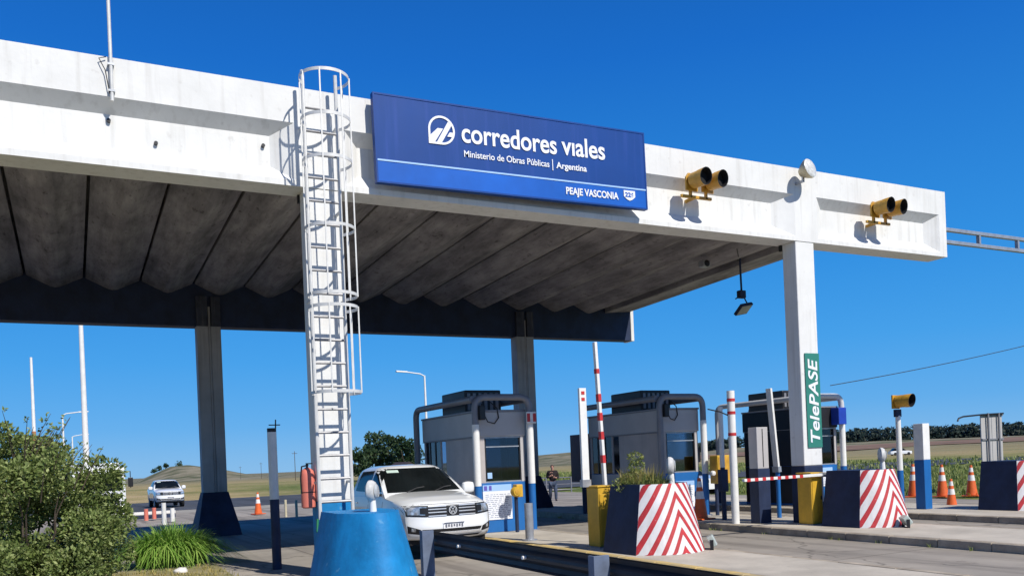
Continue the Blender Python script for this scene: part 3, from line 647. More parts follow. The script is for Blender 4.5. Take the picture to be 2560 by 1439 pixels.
g = G(); g.box(-0.14, 0.14, -0.12, 0.12, -0.2, 0.0); g.build('case', m_galv, ss, bevel=0.03)
g = G(); g.lathe([(0.001, -0.135), (0.09, -0.125), (0.10, -0.12)], (0, 0, -0.1), n=16, axis='y', cap=False); g.build('grille', m_dark, ss)

# ================================================================== CONCRETE BLOCKS (planters)
def bullet(hw, yb, nose, sc, cy):
    """plan outline: flat rear, straight sides, bowed front"""
    pts = [(-hw, yb)]
    for i in range(17):
        t = i / 16; x = -hw + 2*hw*t; y = -nose * (1 - abs(2*t - 1) ** sc)
        pts.append((x, y))
    pts.append((hw, yb)); return pts
def planter(loc, mats, striped, name, label, hollow=True, depth=1.0, e=2.4, ns0=0.42, ht=0.50):
    t = thing(name, label, 'concrete block', loc)
    H = 1.18; g = G(); rings = []
    levels = [(0.0, 0.735, depth, 0.42), (0.5*H, 0.655, depth - 0.03, 0.36), (H, 0.50, depth - 0.10, 0.27)]
    lv = []
    N = 10
    for i in range(N + 1):
        s = i / N; hw = 0.735 - (0.735 - ht) * s; yb = depth - 0.10 * s; ns = ns0 - 0.15*s; off = 0.13 * s
        lv.append([(x, y + off, H * s) for x, y in bullet(hw, yb, ns, e, 0)])
    inner = [(x*0.82, 0.13 + (y)*0.82, H) for x, y in bullet(ht, depth - 0.10, 0.27, e, 0)]
    low = [(x, y, H - 0.16) for x, y, z in inner]
    g.loft(lv + ([inner, low] if hollow else []))
    body = g.build('body', mats[0], t, smooth=35)
    # nose facing: stripe panels following the front surface, 4 mm proud
    def P(u, s, off=0.004):  # u -1..1 across the nose, s 0..1 height
        hw = 0.735 - 0.235*s; ns = 0.42 - 0.15*s; o = 0.13*s
        x = hw*u; y = -ns*(1 - abs(u)**2.4) + o
        return Vector((x*1.002, y - off, H*s + (0.002 if s > .99 else 0)))
    if striped:
        g = G(); nu, ns_ = 40, 12
        g.add([P(-1 + 2*i/nu, j/ns_) for j in range(ns_+1) for i in range(nu+1)], [(j*(nu+1)+i, j*(nu+1)+i+1, (j+1)*(nu+1)+i+1, (j+1)*(nu+1)+i) for j in range(ns_) for i in range(nu)])
        g.build('white_facing', m_conew2, t, smooth=60, fix=False)
        # chevrons: apex on the centre line, limbs run down both sides
        k = 0; apex = -1.05
        slope = 1.72
        x_of = lambda u, s: (0.735 - 0.235*s) * u
        period = 0.305; wd = 0.125
        z0 = 0.02
        while z0 < 2.6:
            for side in (-1, 1):
                quads = []
                g = G(); n = 22
                a = []; b = []
                for i in range(n + 1):
                    xx = side * 0.74 * i / n
                    for arr, zt in ((a, z0), (b, z0 + wd)):
                        z = zt - abs(xx) * slope + 0.0
                        s = min(max(z / H, 0), 1); hw = 0.735 - 0.235*s
                        u = max(-1, min(1, xx / hw)); arr.append((u, s, z))
                vs = []; fs = []
                # subdivide the band in cells, keep those on the surface
                m_ = 4
                for i in range(n):
                    ca = [(a[i], b[i]), (a[i+1], b[i+1])]
                    for j in range(m_):
                        cell = []
                        for (pa, pb), tt in ((ca[0], j/m_), (ca[1], j/m_), (ca[1], (j+1)/m_), (ca[0], (j+1)/m_)):
                            z = pa[2] + (pb[2] - pa[2]) * tt; i_x = side * 0.74 * (i if (pa, pb) == ca[0] else i+1) / n
                            cell.append((i_x, z))
                        zs = [c[1] for c in cell]
                        if max(zs) <= 0.004 or min(zs) >= H: continue
                        if all(abs(c[0]) > (0.735 - 0.235*min(1, max(0, c[1]/H))) for c in cell): continue
                        q = []
                        for cx_, cz_ in cell:
                            s = min(max(cz_/H, 0.004), 1); hw = 0.735 - 0.235*s; q.append(P(max(-1, min(1, cx_/hw)), s, 0.008))
                        bb = len(vs); vs += q; fs.append((bb, bb+1, bb+2, bb+3) if side > 0 else (bb+3, bb+2, bb+1, bb))
                if fs:
                    g.add(vs, fs); g.build('red_stripe', m_redst, t, fix=False)
            z0 += period
    return t
m_conew2 = M('white_stripe_paint', (0.76, 0.74, 0.72), 0.65, var=0.10, scale=3, streak=0.3, streak_col=(0.40, 0.36, 0.32), spots=0.35, spot_col=(0.45, 0.40, 0.36))
m_redst = M('red_stripe_paint', (0.50, 0.03, 0.035), 0.6, var=0.2, scale=4, spots=0.45, spot_col=(0.62, 0.42, 0.40))
planter((3.80, 11.9, 0), (m_blue,), False, 'concrete_block', 'bright blue rounded concrete block in front of the ladder column', hollow=False, e=2.2, ns0=0.72, ht=0.46)
planter((9.11, 11.9, 0.15), (m_navy,), True, 'concrete_block', 'red and white chevron block with weeds growing on top, nearest the kerb')
planter((15.1, 12.45, 0.15), (m_navy,), True, 'concrete_block', 'red and white chevron block below the lettered right column', hollow=False)
planter((20.6, 12.6, 0.15), (m_navy,), True, 'concrete_block', 'navy sided block at the right edge of the photo beyond the cones', hollow=False)
# red stripes keep to the chevron; marker discs on top of the blocks
def disc(loc, label, tall=0.16):
    t = thing('marker_lamp', label, 'marker lamp', loc, group='round white marker heads on the blocks')
    g = G(); g.cyl((0, 0, -0.02), (0, 0, tall), 0.055, 0.045, n=12); g.build('stem', m_post, t, smooth=40)
    Mx = Matrix.Translation((0, 0, tall + 0.14)) @ Matrix.Rotation(R(52), 4, 'Z')
    g = G(); g.lathe([(0.001, -0.05), (0.09, -0.055), (0.13, -0.04), (0.155, 0.0), (0.155, 0.04), (0.12, 0.07), (0.001, 0.08)], n=24, axis='y', cap=False); g.xf(Mx)
    h = g.build('lamp_head', M('grey_white_plastic', (0.58, 0.58, 0.56), 0.5, var=0.15, scale=12), t, smooth=40)
    g = G(); g.lathe([(0.10, -0.062), (0.085, -0.075), (0.001, -0.08)], n=20, axis='y', cap=False); g.xf(Mx); g.build('lens', M('pale_lens', (0.5, 0.52, 0.52), 0.15, var=0.2, scale=20), h, smooth=40)
disc((3.86, 12.0, 1.18), 'round white marker head standing on the bright blue block')
disc((9.30, 12.05, 1.33), 'round white marker head standing on the weedy chevron block')
disc((15.25, 12.55, 1.33), 'round white marker head on the chevron block below the lettered column')
# small box floodlights at the foot of blocks
def boxlight(loc, rz, label, tilt=-25):
    t = thing('ground_floodlight', label, 'floodlight', loc, rz)
    Mx = Matrix.Translation((0, 0, 0.14)) @ Matrix.Rotation(R(tilt), 4, 'X')
    g = G(); g.box(-0.12, 0.12, -0.06, 0.06, -0.10, 0.10); g.xf(Mx); h = g.build('lamp_head', M('pale_green_metal', (0.50, 0.56, 0.50), 0.4, 0.2, var=0.1), t, bevel=0.015)
    g = G(); g.box(-0.10, 0.10, -0.068, -0.0605, -0.08, 0.08); g.xf(Mx); g.build('lens', M('glass_lens', (0.62, 0.66, 0.66), 0.1, var=0.1), h)
    g = G(); g.box(-0.14, -0.122, -0.03, 0.03, 0.0, 0.17); g.box(0.122, 0.14, -0.03, 0.03, 0.0, 0.17); g.box(-0.14, 0.14, -0.03, 0.03, -0.004, 0.012); g.build('bracket', m_dark, t)
boxlight((9.86, 11.72, 0.152), R(50), 'small pale box floodlight at the right foot of the weedy chevron block')
boxlight((15.02, 11.86, 0.152), R(60), 'small pale box floodlight in front of the chevron block below the lettered column', -35)

# ================================================================== GUARD RAIL
gr = thing('guard_rail', 'dark steel guard rail on posts in the near foreground beside the lane', 'guard rail', (5.12, 13.1, 0))
prof = []
for (a, b) in ((0.0, 0.74), (-0.05, 0.715), (-0.07, 0.66), (-0.01, 0.61), (0.0, 0.575), (-0.01, 0.54), (-0.07, 0.49), (-0.05, 0.435), (0.0, 0.41)):
    prof.append((a, b))
full = [(-x, z) for x, z in prof] + [(-x + 0.012, z) for x, z in reversed(prof)]
full = [(x + 0.06, z) for x, z in full]
m_rail = M('dark_guard_rail_paint', (0.022, 0.028, 0.042), 0.5, 0.2, var=0.25, scale=3, spots=0.3, spot_col=(0.07, 0.07, 0.07))
g = G(); g.loft([[(x, 0.0, z) for x, z in full], [(x, -12.4, z) for x, z in full]]); g.build('rail_beam', m_rail, gr, smooth=25)
g = G(); g.loft([[(0.03, 0.02, z + dz) for z, dz in ()] or [(x, 0.004, z) for x, z in full], [(x*0.6+0.04, 0.25, z*0.9+0.06) for x, z in full]]); g.build('end_terminal', m_rail, gr)
for y in (-0.15, -5.25, -8.9, -12.0):
    g = G(); g.prism([(-0.16, y - 0.02), (0.04, y - 0.02), (0.04, y + 0.02), (-0.13, y + 0.02), (-0.13, y + 0.10), (-0.16, y + 0.10)], -0.1, 0.765, 'z'); g.build('rail_post', M('grey_blue_rail_post', (0.13, 0.165, 0.24), 0.6, var=0.2, scale=5), gr, bevel=0.004)  # posts in one dull, dark grey-blue tone
for y in (-1.2, -3.3): g = G(); g.cyl((-0.002, y, 0.575), (0.05, y, 0.575), 0.025, n=10); g.build('bolt', m_conew, gr)

# ================================================================== PICKUP
def bvh_of(objs):
    bm = bmesh.new()
    dg = bpy.context.evaluated_depsgraph_get()
    for o in objs: bm.from_mesh(o.data)
    t = BVHTree.FromBMesh(bm); bm.free(); return t
def lattice(nx, ny, nz, fn):
    idx = {}; vs = []; fs = []
    def vid(i, j, k):
        if (i, j, k) not in idx: idx[(i, j, k)] = len(vs); vs.append(fn(-1 + 2*i/nx, j/ny, k/nz))
        return idx[(i, j, k)]
    for i in range(nx):
        for j in range(ny):
            for k in (0, nz):
                q = [vid(i,j,k), vid(i+1,j,k), vid(i+1,j+1,k), vid(i,j+1,k)]; fs.append(q if k else q[::-1])
    for i in range(nx):
        for k in range(nz):
            for j in (0, ny):
                q = [vid(i,j,k), vid(i+1,j,k), vid(i+1,j,k+1), vid(i,j,k+1)]; fs.append(q if j == 0 else q[::-1])
    for j in range(ny):
        for k in range(nz):
            for i in (0, nx):
                q = [vid(i,j,k), vid(i,j+1,k), vid(i,j+1,k+1), vid(i,j,k+1)]; fs.append(q if i else q[::-1])
    return vs, fs
def smoothst(a, b, x): t = max(0, min(1, (x-a)/(b-a))); return t*t*(3-2*t)
def make_pickup(label, loc, rz=0):
    t = thing('pickup_truck', label, 'pickup truck', loc, rz, group='white pickup trucks')
    L = 5.2
    def fb(u, v, k):
        # v -> y with finer sampling at the front
        y = L * (v ** 1.35)
        zb = 0.40 + 0.06*smoothst(0.2, 0.9, y)
        edge = abs(u)
        if y < 1.3: zt = 1.13 + 0.12 * (y/1.3) ** 0.8
        else: zt = 1.25 + 0.02*smoothst(1.3, 2, y)
        zt += 0.035*(1 - edge**2.2) * (1 - smoothst(3.3, 3.7, y)) * smoothst(0.0, 0.4, y) - 0.075 * edge**7
        z = zb + (zt - zb) * k
        hw = 0.945 - 0.05 * (1-k)**3 - 0.045*k**3
        hw -= 0.075 * max(0, (0.9 - y)/0.9) ** 2.0 * (0.6 + 0.4*(1-k))
        hw -= 0.04 * smoothst(4.6, 5.2, y)
        # wheel arch flare
        for wy in (0.92, 3.98):
            d = math.hypot(y - wy, z - 0.42); hw += 0.022 * math.exp(-((d - 0.46)/0.10)**2) * (1 if z < 0.98 else 0.4)
        f = max(0, 1 - y/1.3)
        dy = f * (0.21 * edge**4 + 0.03*edge + 0.035 * k + 0.16 * max(0, (k - 0.88)/0.12)**2 + 0.10*max(0, (0.16 - k)/0.16)**2 - 0.035 * math.exp(-((k-0.32)/0.16)**2))
        return (u*hw, y + dy, z)
    vs, fs = lattice(28, 64, 16, fb)
    g = G(); g.add(vs, fs); body = g.build('body', m_car, t, smooth=50)
    # cut the wheel arches
    for wy in (0.92, 3.98):
        c = G(); c.cyl((-1.3, wy, 0.40), (1.3, wy, 0.40), 0.455, n=36); co = c.build('cutter', m_black)
        md = body.modifiers.new('arch', 'BOOLEAN'); md.object = co; md.operation = 'DIFFERENCE'; md.solver = 'EXACT'
        bpy.context.view_layer.update()
        me = bpy.data.meshes.new_from_object(body.evaluated_get(bpy.context.evaluated_depsgraph_get()))
        body.modifiers.clear(); body.data = me; bpy.data.objects.remove(co)
    body.data.materials.clear(); body.data.materials.append(m_car)
    body.data.shade_smooth(); body.data.set_sharp_from_angle(angle=R(40)); body.data.name = 'body'
    g = G(); g.box(-0.78, 0.78, 0.3, 4.9, 0.30, 0.75); g.build('underbody', m_black, t)
    # cabin
    def fc(u, v, k):
        hw0 = 0.895; hw1 = 0.715
        kk = k
        hw = hw0 + (hw1 - hw0) * kk - 0.02*max(0, (k-0.85)/0.15)**2
        yf = 1.22 + 0.88 * kk + 0.10 * abs(u)**3 * (1); yr = 3.62 - 0.22 * kk
        y = yf + (yr - yf) * v
        zr = 1.845 - 0.03*u*u - 0.055 * max(0, (0.25 - v)/0.25)**2 - 0.03 * max(0, (v-0.8)/0.2)**2 - 0.045*abs(u)**8
        z = 1.18 + (zr - 1.18) * kk
        # belly of the side glass
        hw += 0.02 * math.sin(math.pi * kk)
        return (u * hw, y, z)
    vs, fs = lattice(20, 24, 12, fc)
    g = G(); g.add(vs, fs); cab = g.build('cabin', m_car, t, smooth=50)
    B = bvh_of([body]); Cb = bvh_of([cab])
    def patch(name, mat, c4, bvh, d, off=0.006, n=14, m_=8, par=body, th_=0.02, sm=60):
        """c4: four 2D corners; surface hit by rays along d; slab standing proud"""
        d = Vector(d); outer = []; inner = []
        for j in range(m_ + 1):
            for i in range(n + 1):
                s, r_ = i/n, j/m_
                p = [(c4[0][q]*(1-s) + c4[1][q]*s)*(1-r_) + (c4[3][q]*(1-s) + c4[2][q]*s)*r_ for q in (0, 1)]
                o = Vector((p[0], -3, p[1])) if abs(d.y) > 0.5 else Vector((-3*d.x, p[0], p[1]))
                h = bvh.ray_cast(o, d)
                if h[0] is None: h = bvh.find_nearest(o + d*2.2)
                outer.append(h[0] - d*off); inner.append(h[0] + d*th_)
        N = (n+1)*(m_+1); fs = []
        W1 = n + 1
        for j in range(m_):
            for i in range(n):
                a = j*W1 + i; fs.append((a, a+1, a+1+W1, a+W1)); fs.append((N+a, N+a+W1, N+a+1+W1, N+a+1))
        for i in range(n): fs.append((i, N+i, N+i+1, i+1)); a = m_*W1 + i; fs.append((a, a+1, N+a+1, N+a))
        for j in range(m_): a = j*W1; fs.append((a, a+W1, N+a+W1, N+a)); a = j*W1 + n; fs.append((a, N+a, N+a+W1, a+W1))
        g = G(); g.add([tuple(q) for q in outer + inner], fs); return g.build(name, mat, par, smooth=sm)
    F = (0, 1, 0)
    ws = patch('windshield', m_glass, [(-0.80, 1.285), (0.80, 1.285), (0.655, 1.77), (-0.655, 1.77)], Cb, F, 0.010, 18, 10, cab)
    patch('windshield_sticker', M('sticker', (0.55, 0.68, 0.60), 0.5), [(-0.60, 1.685), (-0.36, 1.685), (-0.36, 1.74), (-0.59, 1.74)], Cb, F, 0.016, 6, 2, ws, 0.0)
    for s in (-1, 1):
        d = (-s, 0, 0)
        patch('side_window', m_glass, [(1.62, 1.31), (2.32, 1.29), (2.32, 1.74), (2.08, 1.73)], Cb, d, 0.006, 8, 6, cab)
        patch('side_window', m_glass, [(2.42, 1.29), (3.38, 1.31), (3.22, 1.72), (2.42, 1.74)], Cb, d, 0.006, 8, 6, cab)
        # mirror
        g = G(); Mx = Matrix.Translation((s*1.055, 1.62, 1.31))
        vv, ff = lattice(6, 6, 6, lambda u, v, k: tuple(Vector((u, 2*v-1, 2*k-1)).lerp(Vector((u, 2*v-1, 2*k-1)).normalized(), 0.62) * 1.0))
        g.add([(x*0.14, y*0.085, z*0.125) for x, y, z in vv], ff); g.xf(Mx); mr = g.build('mirror', m_car, t, smooth=70)
        g = G(); g.box(s*1.055 - 0.09, s*1.055 + 0.09, 1.695, 1.71, 1.23, 1.40); g.build('mirror_glass', m_chrome, mr, bevel=0.01)
        g = G(); g.box(min(s*0.86, s*0.98), max(s*0.86, s*0.98), 1.58, 1.66, 1.22, 1.27); g.build('mirror_arm', m_dark, mr)
        # headlight
        hl_ = patch('headlight', m_lens, [(s*0.55, 0.87), (s*0.88, 0.89), (s*0.90, 1.035), (s*0.51, 1.03)], B, F, 0.014, 10, 6)
        patch('headlight_surround', m_dark, [(s*0.515, 0.835), (s*0.905, 0.865), (s*0.915, 1.055), (s*0.485, 1.05)], B, F, 0.009, 10, 6, hl_)
        patch('headlight_bulb_shroud', m_dark, [(s*0.53, 0.885), (s*0.64, 0.895), (s*0.64, 1.01), (s*0.51, 1.01)], B, F, 0.020, 5, 5, hl_, 0.0)
        patch('fog_lamp_recess', m_dark, [(s*0.60, 0.50), (s*0.85, 0.54), (s*0.86, 0.68), (s*0.64, 0.60)], B, F, 0.004, 8, 6)
        patch('fog_lamp', m_lens, [(s*0.73, 0.56), (s*0.80, 0.57), (s*0.80, 0.64), (s*0.73, 0.62)], B, F, 0.012, 4, 4)
    patch('grille', m_dark, [(-0.515, 0.835), (0.515, 0.835), (0.485, 1.05), (-0.485, 1.05)], B, F, 0.005, 18, 6)
    for (a, b) in ((1.02, 1.042), (0.967, 0.986), (0.907, 0.927), (0.841, 0.860)):
        for s in (-1, 1): patch('grille_slat', m_chrome, [(s*0.13, a), (s*0.485, a), (s*0.485, b), (s*0.13, b)], B, F, 0.018, 8, 2, th_=0.0)
    patch('lower_intake', m_dark, [(-0.58, 0.54), (0.58, 0.54), (0.62, 0.60), (-0.62, 0.60)], B, F, 0.005, 16, 4)
    patch('bumper_trim', m_chrome, [(-0.64, 0.495), (0.64, 0.495), (0.57, 0.533), (-0.57, 0.533)], B, F, 0.016, 16, 2)
    patch('lower_grille', m_black, [(-0.55, 0.432), (0.55, 0.432), (0.59, 0.463), (-0.59, 0.463)], B, F, 0.004, 16, 2)
    pl = patch('licence_plate', m_plate, [(-0.22, 0.60), (0.22, 0.60), (0.22, 0.72), (-0.22, 0.72)], B, F, 0.020, 6, 2)
    yp = min(v.co.y for v in pl.data.vertices) - 0.003
    g = G(); g.box(-0.21, 0.21, yp - 0.001, yp + 0.003, 0.697, 0.715)
    for i in range(7): x = -0.18 + i*0.055; g.box(x, x + 0.03, yp - 0.001, yp + 0.003, 0.625 + 0.01*(i % 2), 0.68)
    g.build('plate_marks', M('plate_grey', (0.16, 0.17, 0.2), 0.5), pl)
    # round badge with the V over W
    yb_ = B.ray_cast(Vector((0, -3, 0.943)), Vector(F))[0].y - 0.025
    n = 28; c2 = [(0.085*math.cos(2*math.pi*i/n), 0.943 + 0.085*math.sin(2*math.pi*i/n)) for i in range(n)]; c1 = [(x*0.82, 0.943 + (z-0.943)*0.82) for x, z in c2]
    bd = G(); bd.cyl((0, yb_ + 0.012, 0.943), (0, yb_ + 0.03, 0.943), 0.084, n=28); bo = bd.build('badge', m_dark, body)
    ring2d(c2, c1, 'badge_ring', m_chrome, bo, y=yb_, t=0.006)
    g = G()
    def stroke(a, b, wd=0.012):
        a = Vector((a[0], 0, a[1])); b = Vector((b[0], 0, b[1])); d = (b - a).normalized(); nn = Vector((-d.z, 0, d.x)) * wd/2
        g.loft([[tuple(a+nn+Vector((0, yb_-0.005, 0))), tuple(a-nn+Vector((0, yb_-0.005, 0))), tuple(a-nn+Vector((0, yb_+0.005, 0))), tuple(a+nn+Vector((0, yb_+0.005, 0)))],
                [tuple(b+nn+Vector((0, yb_-0.005, 0))), tuple(b-nn+Vector((0, yb_-0.005, 0))), tuple(b-nn+Vector((0, yb_+0.005, 0))), tuple(b+nn+Vector((0, yb_+0.005, 0)))]])
    zc = 0.943
    stroke((-0.035, zc+0.058), (0, zc+0.012)); stroke((0.035, zc+0.058), (0, zc+0.012))
    stroke((-0.06, zc+0.03), (-0.028, zc-0.055)); stroke((-0.028, zc-0.055), (0, zc-0.002)); stroke((0, zc-0.002), (0.028, zc-0.055)); stroke((0.028, zc-0.055), (0.06, zc+0.03))
    g.build('badge_letters', m_chrome, bo)
    # wheels
    for wy in (0.92, 3.98):
        for s in (-1, 1):
            g = G(); g.lathe([(0.22, -0.115), (0.36, -0.12), (0.375, -0.09), (0.375, 0.09), (0.36, 0.12), (0.22, 0.115)], (s*0.80, wy, 0.375), n=32, axis='x')
            wh = g.build('wheel', m_rub, t, smooth=40)
            g = G(); g.lathe([(0.20, 0.02), (0.235, 0.10), (0.22, 0.118), (0.24, 0.122)] if s > 0 else [(0.20, -0.02), (0.235, -0.10), (0.22, -0.118), (0.24, -0.122)], (s*0.80, wy, 0.375), n=28, axis='x', cap=False)
            for i in range(6):
                a = 2*math.pi*i/6; p = Vector((0, math.cos(a), math.sin(a)))
                g.cyl((s*0.90, wy, 0.375), (s*0.905, wy + p.y*0.225, 0.375 + p.z*0.225), 0.04, 0.03, n=6)
            g.build('rim', m_galv, wh, smooth=40)
    # wipers, inside mirror, door seams, tail gate
    for x in (-0.45, 0.15):
        g = G(); g.tube([(x, 1.27, 1.285), (x + 0.25, 1.36, 1.36), (x + 0.42, 1.39, 1.375)], 0.010, 5); g.build('wiper', m_dark, t)
    for s in (-1, 1):
        for yy in (1.45, 2.37, 3.42):
            patch('door_seam', m_dark, [(yy, 0.52), (yy + 0.012, 0.52), (yy + 0.012, 1.19), (yy, 1.19)], B, (-s, 0, 0), 0.002, 1, 8)
        for yy in (2.15, 3.15): patch('door_handle', m_car, [(yy, 1.04), (yy + 0.16, 1.04), (yy + 0.16, 1.075), (yy, 1.075)], B, (-s, 0, 0), 0.03, 3, 1)
    patch('hood_seam', m_dark, [(-0.80, 1.068), (0.80, 1.068), (0.80, 1.076), (-0.80, 1.076)], B, F, 0.0015, 24, 1, th_=0.0)
    return t
pk = make_pickup('white double cab pickup driving out of the lane beside the ladder column', (6.44, 15.1, 0))
c = copy_tree(pk, (5.75, 61.0, gz(0, 61.0)), R(2), 'small distant white pickup left of the grooved rear column on the far apron')

# ================================================================== BOOTHS
def chunk(g, name, mat, par, **k): return g.build(name, mat, par, **k)
def booth(loc, label, side_mat, front_mat, kind):
    t = thing('toll_booth', label, 'toll booth', loc, group='toll booths on the islands')
    Wd = 1.44; Lb = 3.85
    r = 0.082
    # bent tube frames left and right, tie tube over the front
    def bent(pts, rad=0.28, n=6):
        out = [Vector(pts[0])]
        for i in range(1, len(pts) - 1):
            a, b, c_ = Vector(pts[i-1]), Vector(pts[i]), Vector(pts[i+1])
            p = b + (a - b).normalized()*rad; q = b + (c_ - b).normalized()*rad
            for k in range(n + 1):
                s = k/n; out.append((1-s)**2*p + 2*s*(1-s)*b + s*s*q)
        out.append(Vector(pts[-1])); return out
    tm = m_framed if kind != 3 else m_frame  # roof shade painted into the tubes, except on the sunlit third booth
    g = G(); g.tube(bent([(0, 0, 2.55), (0, 0, 3.2), (Wd, 0, 3.2), (Wd, 0, 2.55)]), r, 12); chunk(g, 'front_tube', tm, t, smooth=50)
    g = G(); g.tube(bent([(0, Lb, 1.2), (0, Lb, 3.16), (0, 0.1, 3.16)]), r, 12); chunk(g, 'side_tube', tm, t, smooth=50)
    g = G(); g.tube(bent([(Wd, Lb, 1.2), (Wd, Lb, 3.16), (Wd, 0.1, 3.16)]), r, 12); chunk(g, 'side_tube', tm, t, smooth=50)
    for x in (0, Wd):
        g = G(); g.cyl((x, 0, 1.12), (x, 0, 2.56), r + 0.004, n=14); chunk(g, 'post', m_post if not (kind == 2 and x == 0) else m_framed, t, smooth=50)  # second booth's left post: the column's cast shadow painted as grey
        g = G(); g.cyl((x, 0, 0), (x, 0, 1.118), r + 0.002, n=14); chunk(g, 'post_base', m_blue2, t, smooth=50)
        g = G(); g.cyl((x, Lb, 0), (x, Lb, 1.198), r + 0.002, n=14); chunk(g, 'post_base', m_navy, t, smooth=50)
        g = G(); g.lathe([(0.15, 0), (0.15, 0.015), (0.09, 0.02)], (x, 0, 0), n=12); chunk(g, 'foot_plate', m_galv, t)
    x0, x1, y0, y1 = 0.12, 1.34, 0.14, (3.62 if kind != 3 else 2.75)
    H = 2.86
    # base, walls
    g = G(); g.box(x0, x1, y0, y1, 0.0, 1.18); bs = chunk(g, 'base_panel', front_mat, t, bevel=0.01)
    g = G(); g.box(x0 - 0.012, x0 - 0.003, y0 + 0.10, y1 - 0.02, 0.06, 1.17); chunk(g, 'side_cladding', side_mat, t)
    g = G(); g.box(x0 - 0.03, x1 + 0.03, y0 - 0.03, y1 + 0.03, 2.28, H); pa = chunk(g, 'parapet', m_greyl if kind != 3 else side_mat, t, bevel=0.012)
    g = G(); g.box(x0 - 0.05, x1 + 0.05, y0 - 0.05, y1 + 0.05, H + 0.002, H + 0.05); chunk(g, 'roof_trim', m_framed, t, bevel=0.008)
    # corner posts and mullions
    for (x, y, w1, w2) in ((x0, y0, 0.16, 0.12), (x1 - 0.10, y0, 0.10, 0.12), (x1 - 0.08, y1 - 0.1, 0.08, 0.1), (x0, y1 - 0.1, 0.10, 0.1)):
        g = G(); g.box(x, x + w1, y, y + w2, 1.182, 2.278); chunk(g, 'corner_post', side_mat if x == x0 else m_greyl, t)
    # front window
    g = G(); g.box(x0 + 0.163, x1 - 0.103, y0 + 0.03, y0 + 0.036, 1.20, 2.276); wp = chunk(g, 'front_window', m_pane, t)
    for (a_, b_) in ((1.184, 1.215), (2.24, 2.277), (2.02, 2.045)):
        g = G(); g.box(x0 + 0.163, x1 - 0.103, y0 + 0.012, y0 + 0.05, a_, b_); chunk(g, 'window_bar', m_galv, wp)
    for (a_, b_, c_, e_) in ((x0 + 0.163, x0 + 0.195, 1.216, 2.239), (x1 - 0.135, x1 - 0.103, 1.216, 2.239)):
        g = G(); g.box(a_, b_, y0 + 0.008, y0 + 0.055, c_, e_); chunk(g, 'window_seal', m_dark, wp)
    g = G(); g.box(x0 + 0.22, x0 + 0.34, y0 + 0.022, y0 + 0.028, 1.28, 1.42); chunk(g, 'window_sticker', m_stripe, wp)
    # side: solid sliding panel at the front, windows behind
    ysl = y0 + (1.95 if kind != 3 else y1 - y0 - 0.25)
    g = G(); g.box(x0 - 0.014, x0 + 0.03, y0 + 0.13, ysl, 1.182, 2.276); chunk(g, 'sliding_door', side_mat, t, bevel=0.006)
    g = G(); g.box(x0 + 0.005, x0 + 0.02, y0 + 0.1, y1 - 0.1, 1.184, 2.276) if kind == 3 else g.box(x0 + 0.012, x0 + 0.018, ysl + 0.36, y1 - 0.1, 1.2, 2.276); chunk(g, 'side_window', m_pane if kind != 3 else side_mat, t)
    if kind != 3:
        for yy in (ysl + 0.34, ysl + 0.72, ysl + 1.1): g = G(); g.box(x0 - 0.004, x0 + 0.03, yy, yy + 0.05, 1.184, 2.276); chunk(g, 'mullion', m_dark if yy > ysl + 0.5 else side_mat, t)
    g = G(); g.box(x1 - 0.02, x1 - 0.014, y0 + 0.13, y1 - 0.11, 1.2, 2.276); chunk(g, 'side_window', m_pane, t)
    g = G(); g.box(x0 + 0.12, x1 - 0.1, y1 - 0.05, y1 - 0.044, 1.2, 2.276); chunk(g, 'rear_window', m_pane, t)
    for z in (2.20,):
        g = G(); g.box(x0 - 0.05, x0 - 0.031, y0 + 0.1, y1, z + 0.055, z + 0.075); chunk(g, 'door_track', m_framed, t)
    # inside: desk, chair, monitor
    g = G(); g.box(x0 + 0.15, x1 - 0.1, y0 + 0.25, y0 + 0.75, 1.182, 1.21); dk = chunk(g, 'desk', m_dark, t)
    g = G(); g.box(x0 + 0.35, x0 + 0.75, y0 + 0.5, y0 + 0.54, 1.27, 1.55); g.box(x0 + 0.5, x0 + 0.6, y0 + 0.52, y0 + 0.6, 1.21, 1.3); chunk(g, 'monitor', m_dark, t, bevel=0.005)
    g = G(); g.box(x0 + 0.35, x0 + 0.80, y0 + 1.15, y0 + 1.25, 1.19, 1.75); chunk(g, 'chair_back', m_navy, t, bevel=0.04)
    g = G(); g.box(x0 + 0.78, x0 + 0.84, y0 + 1.7, y0 + 1.8, 1.182, 2.27); chunk(g, 'partition', m_greyl, t)
    # rooftop air conditioner
    g = G(); g.box(0.30, 1.30, 1.2, 2.7, H + 0.052, H + 0.62); ac = chunk(g, 'air_conditioner', m_dark, t, bevel=0.03)
    g = G()
    for i in range(6): g.box(0.36 + i*0.155, 0.44 + i*0.155, 1.185, 1.199, H + 0.12, H + 0.54)
    chunk(g, 'vent_slats', m_framed, ac)
    # cable loop and junction on the front left
    g = G(); g.tube([(0.13, -0.09, 3.05), (0.18, -0.10, 2.8), (0.30, -0.05, 2.62), (0.52, 0.05, 2.58), (0.66, 0.09, 2.72), (0.62, 0.09, 2.95), (0.45, 0.1, 3.1)], 0.014, 6); chunk(g, 'cable_loop', m_cable, t)
    g = G(); g.box(0.06, 0.20, -0.16, -0.03, 2.66, 3.0); chunk(g, 'camera_box', m_dark, t, bevel=0.02)
    return t
b1 = booth((8.42, 18.2, 0.15), 'grey and blue toll booth right beside the white pickup', m_grey, m_blue2, 1)
b2 = booth((13.75, 18.2, 0.15), 'grey toll booth behind the weedy chevron block', m_grey, m_blue2, 2)
m_blackside = M('black_booth_side', (0.010, 0.010, 0.014), 0.55, var=0.2)
b3 = booth((19.0, 18.2, 0.15), 'black sided toll booth behind the lettered right column', m_blackside, m_blue2, 3)
